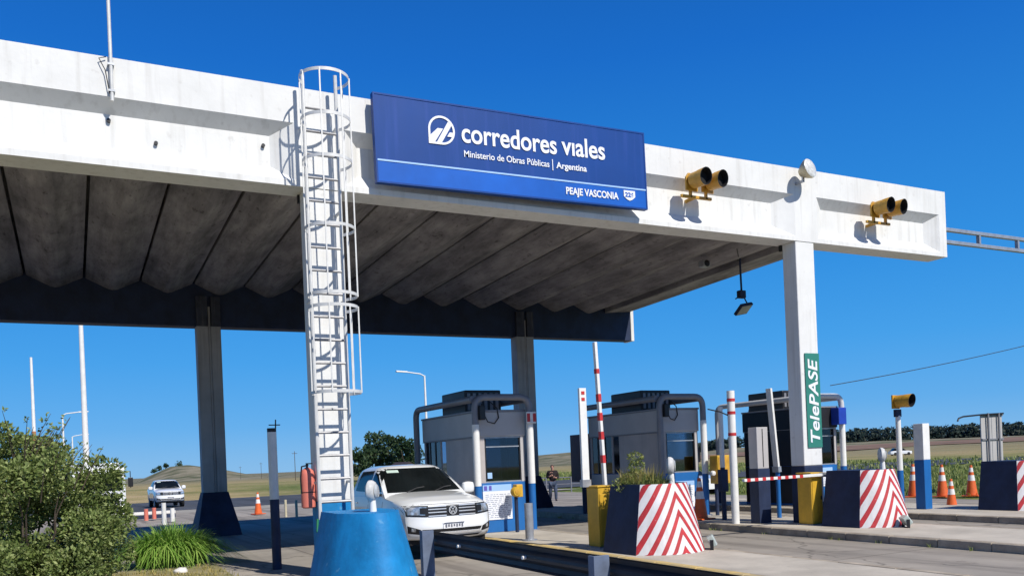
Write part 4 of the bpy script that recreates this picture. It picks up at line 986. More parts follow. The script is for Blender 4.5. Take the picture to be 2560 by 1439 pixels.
# notices on the fronts
def notice(par, x0, x1, z0, z1, header, seed):
    rnd = random.Random(seed)
    g = G(); g.box(x0, x1, 0.122, 0.134, z0, z1 - header); o = g.build('notice_sheet', m_letter, par)
    g = G(); g.box(x0, x1, 0.120, 0.134, z1 - header + 0.002, z1); g.build('notice_header', m_stripe, o)
    g = G()
    for k, zz in enumerate([z0 + 0.05 + 0.045*i for i in range(int((z1 - header - z0 - 0.08)/0.045))]):
        a = x0 + 0.05 + rnd.uniform(0, 0.04)
        while a < x1 - 0.10:
            b = min(a + rnd.uniform(0.03, 0.12), x1 - 0.05); g.box(a, b, 0.1185, 0.1215, zz, zz + 0.015); a = b + rnd.uniform(0.015, 0.04)
    g.build('print_lines', M('print_grey', (0.30, 0.33, 0.42), 0.6), o)
    g = G(); g.box(x0 + 0.03, x0 + 0.11, 0.1165, 0.1195, z1 - header + 0.02, z1 - 0.02); g.box(x0 + 0.16, x0 + 0.23, 0.1165, 0.1195, z1 - header + 0.02, z1 - 0.02); g.build('header_marks', M('violet_print', (0.12, 0.10, 0.45), 0.6), o)
notice(b1, 0.18, 0.94, 0.30, 1.13, 0.15, 3)
notice(b2, 0.35, 1.15, 0.25, 0.95, 0.12, 5)
notice(b3, 0.3, 1.1, 0.55, 1.1, 0.12, 6)
# red/white device on the right front post of the first booth
g = G(); g.box(1.30, 1.56, -0.13, -0.09, 2.56, 2.84); dv = g.build('warning_plate', m_conew, b1, bevel=0.01)
g = G(); g.box(1.31, 1.39, -0.136, -0.131, 2.6, 2.8); g.box(1.47, 1.55, -0.136, -0.131, 2.6, 2.8); g.build('red_panels', m_red, dv)
# yellow ticket reader on a pole in front of booth one
def reader(loc, label, rz=0):
    t = thing('ticket_reader', label, 'ticket reader', loc, rz, group='yellow ticket readers')
    g = G(); g.cyl((0.0, 0, 0), (0, 0, 0.86), 0.045, n=12); g.build('pole', m_navy, t, smooth=50)
    g = G(); g.box(-0.02, 0.15, -0.09, 0.12, 0.82, 1.12); g.build('case', m_yellow, t, bevel=0.02)
    g = G(); g.lathe([(0.001, -0.16), (0.09, -0.155), (0.115, -0.12), (0.115, -0.02)], (-0.05, -0.02, 0.95), n=20, axis='y', cap=False); h = g.build('round_head', m_yellow, t, smooth=40)
    g = G(); g.lathe([(0.001, -0.172), (0.05, -0.168), (0.06, -0.158)], (-0.05, -0.02, 0.95), n=16, axis='y', cap=False); g.build('button', m_amber, h, smooth=40)
reader((9.28, 17.95, 0.152), 'yellow round headed ticket reader on a dark pole in front of the nearest booth')
t = thing('booth_cabinet', 'ochre cabinet hung on the right post of the booth behind the weedy chevron block', 'cabinet', (15.30, 17.9, 1.0))
g = G(); g.box(-0.12, 0.30, -0.22, 0.10, 0.0, 0.75); g.build('case', m_yellow, t, bevel=0.02)
g = G(); g.box(-0.08, 0.26, -0.232, -0.221, 0.05, 0.7); d_ = g.build('door', m_amber, t, bevel=0.004)
g = G(); g.box(-0.128, -0.121, -0.18, 0.06, 0.08, 0.66); g.build('side_vent', m_amber, t)
g = G(); g.cyl((0.0, 0, -0.85), (0.0, 0, 0.0), 0.05, n=12); g.build('leg', m_navy, t, smooth=50)
g = G(); g.lathe([(0.001, -0.08), (0.06, -0.06), (0.07, 0.0)], (-0.2, -0.1, 0.28), n=14, axis='y', cap=False); g.build('bell', m_post, t, smooth=40)
# blue box on the third booth
g = G(); g.box(1.10, 1.42, -0.20, 0.10, 2.35, 2.85); g.build('blue_cabinet', M('cobalt_paint', (0.01, 0.05, 0.40), 0.5), b3, bevel=0.02)
g = G(); g.box(0.55, 0.75, 0.4, 0.8, 2.912, 3.3); g.build('roof_box', M('pale_box', (0.5, 0.5, 0.47), 0.5), b3, bevel=0.02)

# stub bollard in front of booth one
def round_post(name, label, cat, loc, r, parts, group=None, n=16):
    t = thing(name, label, cat, loc, group=group)
    for (nm, z0, z1, mat) in parts:
        g = G(); g.cyl((0, 0, z0), (0, 0, z1), r if nm != 'band' else r + 0.003, n=n); g.build(nm, mat, t, smooth=50)
    return t
t = round_post('bollard', 'short blue-grey stub bollard in front of the nearest booth on the yellow edged island', 'bollard', (8.48, 15.85, 0.15), 0.09, [('shaft', 0, 0.78, m_galv)])
g = G(); g.lathe([(0.16, 0), (0.16, 0.02), (0.095, 0.03)], n=16); g.build('foot_plate', m_galv, t)
# ------------------------------------------------------------------ barriers
def cabinet(loc, label, w=0.34, d=0.40, h=1.12):
    t = thing('boom_barrier', label, 'barrier', loc, group='yellow cabinet boom barriers')
    g = G(); g.loft([[(x, y, z) for x, y in ((0, 0), (w, 0), (w, d), (0, d))] for z in (0.02, h)]); g.build('case', m_yellow, t, bevel=0.015)
    g = G(); g.box(0.03, w - 0.03, -0.012, -0.002, 0.10, h - 0.12); dd = g.build('door', m_yellow, t, bevel=0.004)
    g = G(); g.box(w - 0.08, w - 0.055, -0.03, -0.013, 0.55, 0.63); g.build('lock', m_dark, dd)
    g = G(); g.box(-0.02, w + 0.02, -0.02, d + 0.02, h + 0.002, h + 0.03); g.build('lid', m_yellow, t, bevel=0.008)
    g = G(); g.box(-0.03, w + 0.03, -0.03, d + 0.03, 0.0, 0.018); g.build('base_plate', m_galv, t)
    return t
bc1 = cabinet((8.64, 13.4, 0.15), 'boom barrier with tall yellow cabinet and raised slim arm, left of the weedy chevron block')
bc2 = cabinet((14.36, 13.7, 0.15), 'boom barrier with tall yellow cabinet and lowered striped arm, under the lettered right column')
def arm(par, nm, p0, p1, wd, bands):
    p0 = Vector(p0); p1 = Vector(p1); v = p1 - p0; L = v.length; q = v.to_track_quat('Z', 'Y').to_matrix().to_4x4()
    g = G(); g.box(-wd/2, wd/2, -0.03, 0.03, 0, L); g.xf(q); po = g.build(nm, m_post, par, bevel=0.006, loc=p0 - par.location)
    for (a, b) in bands:
        g = G(); g.box(-wd/2 - 0.004, wd/2 + 0.004, -0.034, 0.034, a*L, b*L); g.xf(q); g.build('red_band', m_red, po)
    g = G(); g.box(-wd/2 - 0.02, wd/2 + 0.02, -0.05, 0.05, -0.02, 0.12); g.xf(q); g.build('clamp', m_galv, po)
    return po
spt = thing('sensor_post', 'flat white post with two red squares at its tip standing on the yellow cabinet', 'post', (8.58, 13.72, 1.30))
arm(spt, 'shaft', (8.58, 13.72, 1.30), (8.58, 13.72, 3.14), 0.15, [])
for z in (1.63, 1.75):
    g = G(); g.box(-0.035, 0.035, -0.038, -0.031, z - 0.03, z + 0.03); g.build('red_square', m_red, spt)
arm(bc1, 'boom_arm', (9.17, 13.95, 1.02), (9.06, 13.95, 4.05), 0.085, [(0.23, 0.28), (0.38, 0.43), (0.50, 0.55), (0.62, 0.67), (0.80, 0.83)])
arm(bc2, 'boom_arm', (14.72, 13.62, 1.245), (12.36, 13.62, 1.225), 0.075, [(0.30 + 0.09*i, 0.34 + 0.09*i) for i in range(8)])
ast = thing('arm_stand', 'thin blue stand carrying a plain white raised barrier arm just left of the lettered column', 'barrier', (15.55, 15.9, 0.15))
g = G(); g.cyl((0, 0, 0), (0, 0, 1.15), 0.055, n=14); g.build('stand_post', m_blue2, ast, smooth=50)
arm(ast, 'boom_arm', (15.53, 15.9, 1.30), (15.37, 15.9, 3.35), 0.17, [])
t = thing('control_pillar', 'square pillar grey above and navy below on the middle island', 'pillar', (14.02, 14.95, 0.15))
g = G(); g.box(0, 0.36, 0, 0.30, 0, 1.26); g.build('lower_case', m_navy, t, bevel=0.01)
g = G(); g.box(0.01, 0.35, 0.01, 0.29, 1.262, 2.22); uc = g.build('upper_case', m_greyl, t, bevel=0.01)
g = G(); g.box(0.17, 0.19, 0.002, 0.009, 1.3, 2.18); g.build('seam', m_dark, uc)
t = round_post('striped_post', 'white post with three red bands at the front edge of the middle island', 'post', (13.74, 15.45, 0.15), 0.09, [('shaft', 0, 3.1, m_post)])
for z in (2.05, 2.55, 2.85): g = G(); g.cyl((0, 0, z), (0, 0, z + 0.07), 0.095, n=16); g.build('red_band', m_red, t, smooth=50)
g = G(); g.tube([(-0.02, 0, 2.5), (-0.25, 0.1, 2.62), (-0.45, 0.3, 2.7)], 0.015, 6); g.build('cable', m_cable, t)
t = round_post('service_post', 'thin post white above and navy below behind the red banded post', 'post', (14.32, 16.5, 0.15), 0.06, [('upper_shaft', 1.3, 2.8, m_post), ('lower_shaft', 0, 1.298, m_navy)])
g = G(); g.box(-0.10, 0.10, -0.08, 0.08, 0.7, 1.25); g.build('junction_box', m_navy, t, bevel=0.01)
# left round post with small aerial
t = round_post('boundary_post', 'slim post white above and navy below with a small aerial, left of the ladder column', 'post', (3.32, 16.2, 0), 0.085, [('upper_shaft', 1.3, 2.55, m_post), ('lower_shaft', 0, 1.298, m_navy), ('cap', 2.552, 2.62, m_dark)])
g = G(); g.tube([(0.06, 0, 2.3), (0.08, 0, 2.78)], 0.012, 6); g.tube([(-0.05, 0, 2.68), (0.16, 0, 2.68)], 0.010, 6); g.build('aerial', m_dark, t)
# square post at right
t = thing('square_post', 'square post white above and blue below beside the orange cones', 'post', (19.42, 14.72, 0.15))
g = G(); g.box(0, 0.26, 0, 0.28, 1.27, 2.2); g.build('upper_shaft', m_post, t, bevel=0.01)
g = G(); g.box(-0.002, 0.262, -0.002, 0.282, 0, 1.268); g.build('lower_shaft', m_blue2, t, bevel=0.01)
# lamp signal on its own post
t = thing('post_signal', 'yellow tubular signal on a white and blue post right of the lettered column', 'traffic light', (19.62, 15.6, 0.15))
g = G(); g.cyl((0, 0, 1.0), (0, 0, 2.45), 0.075, 0.065, n=14); g.build('upper_shaft', m_post, t, smooth=50)
g = G(); g.cyl((0, 0, 0), (0, 0, 0.998), 0.08, n=14); g.build('lower_shaft', m_blue2, t, smooth=50)
g = G(); g.box(-0.11, 0.09, -0.05, 0.05, 2.42, 2.62); g.build('collar', m_navy, t, bevel=0.01)
h = tube_head(t, -0.04, 0.0, 2.83, R(8), L=0.44, r=0.165)
g = G(); g.box(-0.17, 0.17, -0.02, 0.02, -0.19, 0.17); g.xf(Matrix.Translation((-0.04, 0.02, 2.83)) @ Matrix.Rotation(R(8), 4, 'Z')); g.build('backplate', m_amber, h)

# ------------------------------------------------------------------ extinguisher on left column
t = thing('fire_extinguisher', 'faded red fire extinguisher hanging on the left side of the ladder column', 'fire extinguisher', (3.50, 14.35, 1.18))
g = G(); g.lathe([(0.085, 0.0), (0.115, 0.02), (0.118, 0.10), (0.118, 0.56), (0.10, 0.63), (0.03, 0.68)], n=24); cy = g.build('cylinder', m_ext, t, smooth=40)
g = G(); g.cyl((0, 0, 0.68), (0, 0, 0.74), 0.02, n=10); g.box(-0.02, 0.09, -0.012, 0.012, 0.735, 0.755); g.build('valve', m_dark, t)
g = G(); g.tube([(0.02, 0, 0.72), (-0.10, -0.04, 0.70), (-0.13, -0.06, 0.5), (-0.12, -0.06, 0.25)], 0.014, 6); g.build('hose', m_dark, t)
g = G(); g.lathe([(0.1195, 0.26), (0.1195, 0.275)], n=24, cap=False); g.build('strap', m_dark, cy)
g = G(); g.tube([(3.60, 14.18, 1.0), (3.58, 14.15, 0.8), (3.66, 14.12, 0.5), (3.60, 14.12, 0.1)], 0.02, 6)
tag(g.build('garden_hose', M('green_hose', (0.02, 0.22, 0.08), 0.5)), 'green hose hanging beside the foot of the ladder column', 'hose')

# ------------------------------------------------------------------ cones
def cone(loc, label, h=0.75):
    t = thing('traffic_cone', label, 'traffic cone', (loc[0], loc[1], loc[2]), random.uniform(0, 1), group='orange and white traffic cones')
    s = h/0.75
    g = G(); g.box(-0.19*s, 0.19*s, -0.19*s, 0.19*s, 0, 0.035); g.build('base', m_orange, t, bevel=0.012)
    def rz_(z): return 0.135*s - (0.135 - 0.028)*s * z / h
    def seg(a, b, nm, mat, e=0.0):
        g = G(); g.cyl((0, 0, a*h), (0, 0, b*h), rz_(a*h) + e, rz_(b*h) + e, n=18); return g.build(nm, mat, t, smooth=40)
    seg(0.045, 0.50, 'lower_body', m_orange); seg(0.50, 0.68, 'collar', m_conew, 0.002); seg(0.68, 0.78, 'middle_body', m_orange); seg(0.78, 0.92, 'upper_collar', m_conew, 0.002); seg(0.92, 1.0, 'tip', m_orange)
    return t
def P(px, py, z):  # pixel on a horizontal plane -> world (layout only)
    dx = px - 1280; dy = py - 1151; a = (cr*dx - sr*dy)/2141; b = -(sr*dx + cr*dy)/2141
    d = Vector((S_ + C_*a, C_ - S_*a, b)); k = (z - EYE)/b; return (d.x*k, d.y*k, z)
cone(P(646, 1284, -0.13), 'orange and white cone alone on the far apron left of the ladder column', 1.0)
q = P(1752, 1297, 0.15); cone(q, 'orange and white cone just right of the weedy chevron block', 1.05)
cone(P(2285, 1241, -0.01), 'leftmost orange cone on the grass, left of the square white and blue post', 1.15)
cone(P(2357, 1241, -0.01), 'orange cone on the grass just right of the square white and blue post', 1.1)
cone(P(2380, 1274, 0.0), 'orange cone standing lowest, on the paving at the grass edge', 0.85)
cone(P(2430, 1239, -0.01), 'rightmost orange cone on the grass near the grey sign back', 1.05)

# small posts far left
for (px, py, lab) in ((715, 1291, 'cream short post, left one of two behind the ladder column'), (742, 1293, 'cream short post, right one of two behind the ladder column')):
    round_post('short_post', lab, 'post', P(px, py, -0.12), 0.055, [('shaft', 0, 0.72, M('cream_paint', (0.62, 0.55, 0.38), 0.6))], group='short posts on the apron', n=10)
for (px, py, h_, lab) in ((411, 1310, 0.85, 'white short post in front of the distant pickup'), (432, 1302, 0.55, 'low white post right of the taller one by the distant pickup'), (366, 1300, 0.5, 'low orange topped post left of the distant pickup'), (386, 1296, 0.5, 'low cream post left of the distant pickup')):
    p = P(px, py, -0.1); round_post('short_post', lab, 'post', p, 0.09, [('shaft', 0, h_, m_post if 'white' in lab else m_ext)], group='short posts on the apron', n=10)
t = thing('low_barrier', 'low white rail barrier lying across the apron behind the shrub', 'barrier', P(380, 1296, -0.12))
g = G(); g.box(-1.9, 1.0, -0.06, 0.06, 0.22, 0.34); g.build('upper_rail', m_post, t); g = G(); g.box(-1.9, 1.0, -0.05, 0.05, 0.02, 0.18); g.build('lower_rail', m_navy, t)
# white stone
g = G(); vv, ff = lattice(6, 6, 6, lambda u, v, k: tuple(Vector((u, 2*v-1, 2*k-1)).normalized()))
g.add([(x*0.13*(1+0.2*mn.noise(Vector((x, y, z))*1.5)), y*0.11, z*0.075*(1+0.3*mn.noise(Vector((x, y, z))*2))) for x, y, z in vv], ff)
g.xf(Matrix.Translation(P(453, 1427, 0.05))); tag(g.build('stone', m_conew2, smooth=60), 'white painted stone at the foot of the strap leaved clump', 'stone')

# ------------------------------------------------------------------ lorries
def lorry(label, loc, rz, cabm, boxm, box_h=3.0, hcab=2.5, L=6.0, W=2.4, accent=None):
    t = thing('lorry', label, 'lorry', loc, rz)
    w2 = W/2
    g = G(); prof = [(0.0, 0.45), (0.0, 1.35), (0.18, hcab - 0.15), (0.35, hcab), (1.7, hcab), (1.7, 0.45)]
    g.prism([(y, z) for y, z in prof], -w2, w2, 'x'); c_ = g.build('cab', cabm, t, bevel=0.05)
    def gl(z0, z1, i, nm, mat, off=0.01):
        g = G(); ya = 0.0 + 0.18*max(0, (z0 - 1.35)/(hcab - 1.5)); yb = 0.18*max(0, (z1 - 1.35)/(hcab - 1.5))
        g.loft([[(-i, ya - off, z0), (i, ya - off, z0), (i, ya + 0.02, z0), (-i, ya + 0.02, z0)], [(-i, yb - off, z1), (i, yb - off, z1), (i, yb + 0.02, z1), (-i, yb + 0.02, z1)]]); return g.build(nm, mat, t)
    gl(1.40, hcab - 0.38, w2 - 0.15, 'windshield', m_glass); gl(0.75, 1.2, w2 - 0.35, 'grille', m_dark)
    g = G(); g.box(-w2 - 0.01, w2 + 0.01, -0.12, 0.25, 0.38, 0.68); g.build('bumper', accent or m_dark, t, bevel=0.03)
    for s in (-1, 1):
        g = G(); g.box(s*0.85 - 0.17, s*0.85 + 0.17, -0.135, -0.1, 0.45, 0.60); g.build('headlight', m_lens, t, bevel=0.01)
        g = G(); g.box(s*(w2 + 0.005) - 0.008, s*(w2 + 0.005) + 0.008, 0.35, 1.3, 1.4, hcab - 0.35); g.build('side_window', m_glass, t)
        g = G(); g.tube([(s*w2, 0.15, hcab - 0.3), (s*(w2 + 0.22), 0.0, hcab - 0.3), (s*(w2 + 0.22), 0.0, 1.5)], 0.02, 6); a = g.build('mirror_arm', m_dark, t)
        g = G(); g.box(s*(w2 + 0.22) - 0.11, s*(w2 + 0.22) + 0.11, -0.06, 0.02, 1.55, 2.0); g.build('mirror', m_dark, a, bevel=0.02)
        for wy in (0.95, L - 1.2, L - 2.3):
            g = G(); g.lathe([(0.25, -0.14), (0.48, -0.15), (0.5, -0.1), (0.5, 0.1), (0.48, 0.15), (0.25, 0.14)], (s*(w2 - 0.2), wy, 0.5), n=24, axis='x'); g.build('wheel', m_rub, t, smooth=40)
    g = G(); g.box(-w2 + 0.02, w2 - 0.02, 1.85, L, 1.0, box_h); g.build('cargo_box', boxm, t, bevel=0.02)
    g = G(); g.box(-0.5, 0.5, 0.3, L - 0.1, 0.55, 0.98); g.build('chassis', m_black, t)
    return t
m_lw = M('lorry_white', (0.72, 0.74, 0.76), 0.35, var=0.04)
p = P(268, 1262, -0.12)
lorry('white lorry half hidden behind the shrub on the left', (2.0 - 0.9, 45.0, gz(0, 45)), R(4), m_lw, m_lw, 2.75, 2.6, 6.0, 2.3)
lorry('dark lorry cab with red trim mostly hidden behind the second booth', (17.3, 22.7, gz(0, 23)), 0, M('lorry_dark', (0.02, 0.02, 0.035), 0.35), M('lorry_maroon', (0.10, 0.02, 0.03), 0.5), 2.7, 2.75, 4.2, 2.2, accent=m_red)

# ------------------------------------------------------------------ car far right and van on the hillside
def small_car(label, loc, rz, mat, s=1.0):
    t = thing('parked_car', label, 'car', loc, rz)
    def fb(u, v, k):
        y = 4.2*v; zt = 0.78 + 0.12*smoothst(0, 1.1, y) - 0.05*smoothst(3.3, 4.2, y)
        hw = 0.86 - 0.06*k**3 - 0.12*max(0, (0.5 - y)/0.5)**2 - 0.10*max(0, (y - 3.8)/0.4)**2
        return (u*hw, y + 0.15*abs(u)**3*max(0, 1 - y), 0.28 + (zt - 0.28)*k)
    vv, ff = lattice(10, 24, 6, fb); g = G(); g.add(vv, ff); g.build('body', mat, t, smooth=50)
    def fc(u, v, k):
        hw = 0.76 - 0.16*k; ya = 1.05 + 0.75*k; yb = 3.9 - 0.55*k
        return (u*hw, ya + (yb - ya)*v, 0.85 + 0.58*k - 0.03*u*u*k)
    vv, ff = lattice(8, 10, 5, fc); g = G(); g.add(vv, ff); g.build('cabin_glass', m_glass, t, smooth=50)
    g = G(); g.box(-0.58, 0.58, 1.85, 3.3, 1.425, 1.45); g.build('roof', mat, t, bevel=0.02)
    for wy in (0.8, 3.35):
        for s_ in (-1, 1): g = G(); g.lathe([(0.18, -0.09), (0.30, -0.09), (0.30, 0.09), (0.18, 0.09)], (s_*0.78, wy, 0.30), n=20, axis='x'); g.build('wheel', m_rub, t, smooth=40)
    for s_ in (-1, 1): g = G(); g.box(s_*0.55 - 0.14, s_*0.55 + 0.14, 0.02, 0.12, 0.58, 0.72); g.build('headlight', m_lens, t, bevel=0.02)
    return t
small_car('white car far behind, between the booths with the red banded post in front', P(1790, 1236, -0.12), R(12), m_car)
small_car('tiny white car on the distant green slope right of the post signal', (P(2278, 1133, 0.0)[0], P(2278, 1133, 0.0)[1], gz(0, 100) + 0.2), R(60), m_car)

# ------------------------------------------------------------------ lamp posts and poles
def lamp_post(px, ytop, d_est, label, H=9.0, arm_=1.4):
    # position from the pixel column at a given range
    b = EYE; dx = px - 1280
    py = 1151 + 0 * dx; a = (cr*dx - sr*0)/2141
    v = Vector((S_ + C_*a, C_ - S_*a, 0)); p = v * d_est
    t = thing('street_lamp', label, 'street lamp', (p.x, p.y, gz(p.x, p.y)), group='white street lamps beyond the plaza')
    g = G(); g.cyl((0, 0, 0), (0, 0, H), 0.13, 0.07, n=10); g.build('pole', m_post, t, smooth=50)
    hd = arm_ / abs(arm_)
    g = G(); g.tube([(0, 0, H - 0.05), (hd*0.35, 0, H + 0.12), (arm_, 0, H + 0.25)], 0.05, 8); g.build('arm', m_post, t, smooth=50)
    g = G(); g.loft([[(arm_ + hd*s*0.9, dy*0.14, H + 0.25 + dz*0.07 + 0.04*s) for dy, dz in ((-1, -0.6), (1, -0.6), (0.7, 1), (-0.7, 1))] for s in (0.0, 0.5, 1.0)]); g.build('lamp_head', m_frame, t, bevel=0.02)
    return t
lamp_post(161, 1008, 84, 'white street lamp rising behind the shrub, taller of the two', 8.6, 1.4)
lamp_post(183, 1065, 120, 'white street lamp behind the shrub, lower of the two', 8.2, 1.2)
lamp_post(1070, 925, 66, 'white street lamp above the nearest booth roof', 9.0, -1.4)
def mast(px, d_est, H, r, label, name='flag_mast', mat=None, split=None):
    dx = px - 1280; a = cr*dx/2141; v = Vector((S_ + C_*a, C_ - S_*a, 0))*d_est
    t = thing(name, label, 'mast', (v.x, v.y, gz(v.x, v.y)))
    if split:
        g = G(); g.cyl((0, 0, split + .001), (0, 0, H), r, r*0.7, n=12); g.build('upper_shaft', m_post, t, smooth=50)
        g = G(); g.cyl((0, 0, 0), (0, 0, split), r*1.02, n=12); g.build('lower_shaft', M('rust_orange_paint', (0.50, 0.20, 0.08), 0.6, var=0.2), t, smooth=50)
    else:
        g = G(); g.cyl((0, 0, 0), (0, 0, H), r, r*0.6, n=12); g.build('shaft', mat or m_post, t, smooth=50)
        g = G(); g.lathe([(r*2.2, 0), (r*2.2, 0.03), (r*1.1, 0.05)], n=12); g.build('base_flange', m_galv, t)
    return t
mast(216, 41, 10.5, 0.16, 'tall white mast rising behind the shrub and the rear beam')
mast(88, 44, 8.4, 0.09, 'thin pole white above and orange below at the left edge behind the shrub', 'thin_pole', split=4.6)
for (px, d_, lb_) in ((737, 190, 'nearest and tallest thin utility pole on the far plain, left of the extinguisher'), (652, 330, 'thin utility pole on the far plain just right of the cone'), (600, 380, 'faintest utility pole on the far plain right of the rear column')):
    dx = px - 1280; a = cr*dx/2141; v = Vector((S_ + C_*a, C_ - S_*a, 0))*d_
    t = thing('utility_pole', lb_, 'utility pole', (v.x, v.y, hill(v.x, v.y) - 0.1), group='thin utility poles on the far plain')
    g = G(); g.cyl((0, 0, 0), (0, 0, 6.5), 0.08, 0.06, n=8); g.build('pole', m_trunk, t); g = G(); g.box(-0.6, 0.6, -0.04, 0.04, 5.95, 6.05); g.build('crossarm', m_trunk, t)
# overhead wire at right
g = G(); A = Vector((33.0, 30, 4.85)); B_ = Vector((70, 30, 11.5)); pts = []
for i in range(17):
    s = i/16; p = A.lerp(B_, s); p.z -= 1.1*4*s*(1-s)*0.45; pts.append(p)
g.tube(pts, 0.02, 5)
tag(g.build('overhead_wire', m_cable), 'thin dark overhead wire crossing the sky at the right', 'wire')
# grey sign back at the right edge
t = thing('roadside_sign', 'grey sign seen from behind at the right edge with a curved pipe arm', 'sign', (29.55, 20.0, gz(0, 20)))
for i in range(2):
    g = G(); g.box(0.0 + 0.62*i, 0.60 + 0.62*i, -0.02, 0.02, 1.05, 2.78); g.build('panel', m_greyl, t, bevel=0.005)
g = G(); g.box(0, 1.24, -0.06, -0.021, 1.86, 1.92); g.box(0, 1.24, -0.06, -0.021, 2.74, 2.80); g.build('crossbar', m_framed, t)
for x in (0.3, 0.92): g = G(); g.cyl((x, -0.1, 0), (x, -0.1, 2.85), 0.04, n=10); g.build('support_post', m_framed, t, smooth=50)
g = G(); g.tube([(1.2, -0.1, 2.83), (0.0, -0.1, 2.80), (-1.1, -0.1, 2.74), (-1.35, -0.1, 2.68), (-1.42, -0.1, 2.58)], 0.03, 8); g.build('pipe_arm', m_dark, t)
# yellow box on a cream post behind the third booth
t = thing('yellow_head_post', 'cream post topped with a pale yellow box behind the black sided booth', 'post', (21.9, 20.6, gz(0, 20)))
g = G(); g.cyl((0, 0, 0), (0, 0, 2.3), 0.06, n=10); g.build('shaft', M('cream_paint', (0.62, 0.55, 0.38), 0.6), t, smooth=50)
g = G(); g.box(-0.05, 0.50, -0.12, 0.12, 2.45, 2.72); g.box(0.0, 0.08, -0.03, 0.03, 2.29, 2.46); g.build('box', M('lemon_paint', (0.65, 0.58, 0.06), 0.5), t, bevel=0.02)

# ------------------------------------------------------------------ low fence line seen between booths
t = thing('pipe_rail_fence', 'dark pipe rail fence at the lawn edge behind the walking person', 'fence', (26.5, 44, gz(0, 44)), R(-38))
for x in [i*1.5 for i in range(-2, 7)]:
    g = G(); g.cyl((x, 0, 0), (x, 0, 0.95), 0.04, n=8); g.build('fence_post', m_framed, t)
for z in (0.5, 0.9): g = G(); g.cyl((-3, 0, z), (9, 0, z), 0.03, n=8); g.build('fence_rail', m_framed, t)

# ================================================================== PERSON
def skin_mesh(name, nodes, edges, mat, parent, root=0, sub=1):
    me = bpy.data.meshes.new(name); me.from_pydata([n[0] for n in nodes], edges, [])
    o = bpy.data.objects.new(name, me); COL.objects.link(o)
    md = o.modifiers.new('skin', 'SKIN'); md.use_smooth_shade = True
    for i, nd in enumerate(nodes):
        sv = me.skin_vertices[0].data[i]; r_ = nd[1]; sv.radius = r_ if isinstance(r_, tuple) else (r_, r_); sv.use_root = (i == root)
    ms = o.modifiers.new('sub', 'SUBSURF'); ms.levels = sub; ms.render_levels = sub
    bpy.context.view_layer.update()
    m2 = bpy.data.meshes.new_from_object(o.evaluated_get(bpy.context.evaluated_depsgraph_get()))
    bpy.data.objects.remove(o); m2.name = name; m2.materials.clear(); m2.materials.append(mat); m2.shade_smooth()
    ob = bpy.data.objects.new(name, m2); COL.objects.link(ob); ob.parent = parent; return ob
pp = thing('person', 'person in a dark jacket and blue jeans walking between the first and second booths', 'person', P(1384, 1254, -0.17), R(-25))
m_jack = M('dark_jacket', (0.018, 0.012, 0.014), 0.9, var=0.3, scale=9); m_jean = M('blue_jeans', (0.06, 0.085, 0.14), 0.9, var=0.25, scale=12); m_hair = M('grey_brown_hair', (0.14, 0.10, 0.08), 0.8, var=0.3, scale=30)
hip, ch, nk, hd = (0, 0, 0.93), (0, -0.02, 1.30), (0, -0.01, 1.47), (0, -0.03, 1.60)
body_nodes = [(hip, (0.15, 0.11)), ((0, 0, 1.12), (0.135, 0.10)), (ch, (0.17, 0.11)), (nk, 0.055), ((0, -0.02, 1.54), 0.065), (hd, (0.078, 0.092)), ((0, -0.015, 1.69), (0.06, 0.07)),
    ((0.19, 0, 1.40), 0.055), ((0.25, 0.04, 1.16), 0.042), ((0.16, -0.18, 1.12), 0.034), ((0.09, -0.22, 1.16), 0.030),
    ((-0.19, 0, 1.40), 0.055), ((-0.25, 0.05, 1.15), 0.042), ((-0.15, -0.16, 1.20), 0.034), ((-0.07, -0.20, 1.25), 0.030),
    ((0.10, 0, 0.88), 0.085), ((0.12, -0.10, 0.50), 0.058), ((0.12, -0.06, 0.09), 0.04), ((0.13, -0.19, 0.045), 0.035),
    ((-0.10, 0, 0.88), 0.085), ((-0.12, 0.06, 0.50), 0.058), ((-0.12, 0.22, 0.12), 0.04), ((-0.13, 0.12, 0.045), 0.035)]
ed = [(0,1),(1,2),(2,3),(3,4),(4,5),(5,6),(2,7),(7,8),(8,9),(9,10),(2,11),(11,12),(12,13),(13,14),(0,15),(15,16),(16,17),(17,18),(0,19),(19,20),(20,21),(21,22)]
bod = skin_mesh('body', body_nodes, ed, m_skin, pp, 0, 1)
inf = lambda r_, k: tuple(q + k for q in r_) if isinstance(r_, tuple) else (r_ + k, r_ + k)
sel = [0, 1, 2, 3, 7, 8, 9, 11, 12, 13]
mp_ = {s: i for i, s in enumerate(sel)}
nn = [(body_nodes[s][0], inf(body_nodes[s][1], 0.040 if s != 3 else 0.022)) for s in sel]; nn[3] = ((0, -0.01, 1.45), nn[3][1])
skin_mesh('jacket', nn, [(mp_[a], mp_[b]) for a, b in ed if a in mp_ and b in mp_], m_jack, pp, 0, 1)
sel = [0, 15, 16, 17, 19, 20, 21]; mp_ = {s: i for i, s in enumerate(sel)}
nn = [(body_nodes[s][0], inf(body_nodes[s][1], 0.026)) for s in sel]
skin_mesh('jeans', nn, [(mp_[a], mp_[b]) for a, b in ed if a in mp_ and b in mp_], m_jean, pp, 0, 1)
for (a, b) in (((0.12, -0.04, 0.05), (0.13, -0.22, 0.04)), ((-0.12, 0.22, 0.10), (-0.13, 0.08, 0.04))):
    g = G(); g.tube([a, ((a[0]+b[0])/2, (a[1]+b[1])/2, (a[2]+b[2])/2 + 0.01), b], [0.052, 0.058, 0.04], 10); g.build('shoe', m_dark, pp, smooth=60)
g = G(); vv, ff = lattice(8, 8, 8, lambda u, v, k: tuple(Vector((u, 2*v-1, 2*k-1)).normalized()))
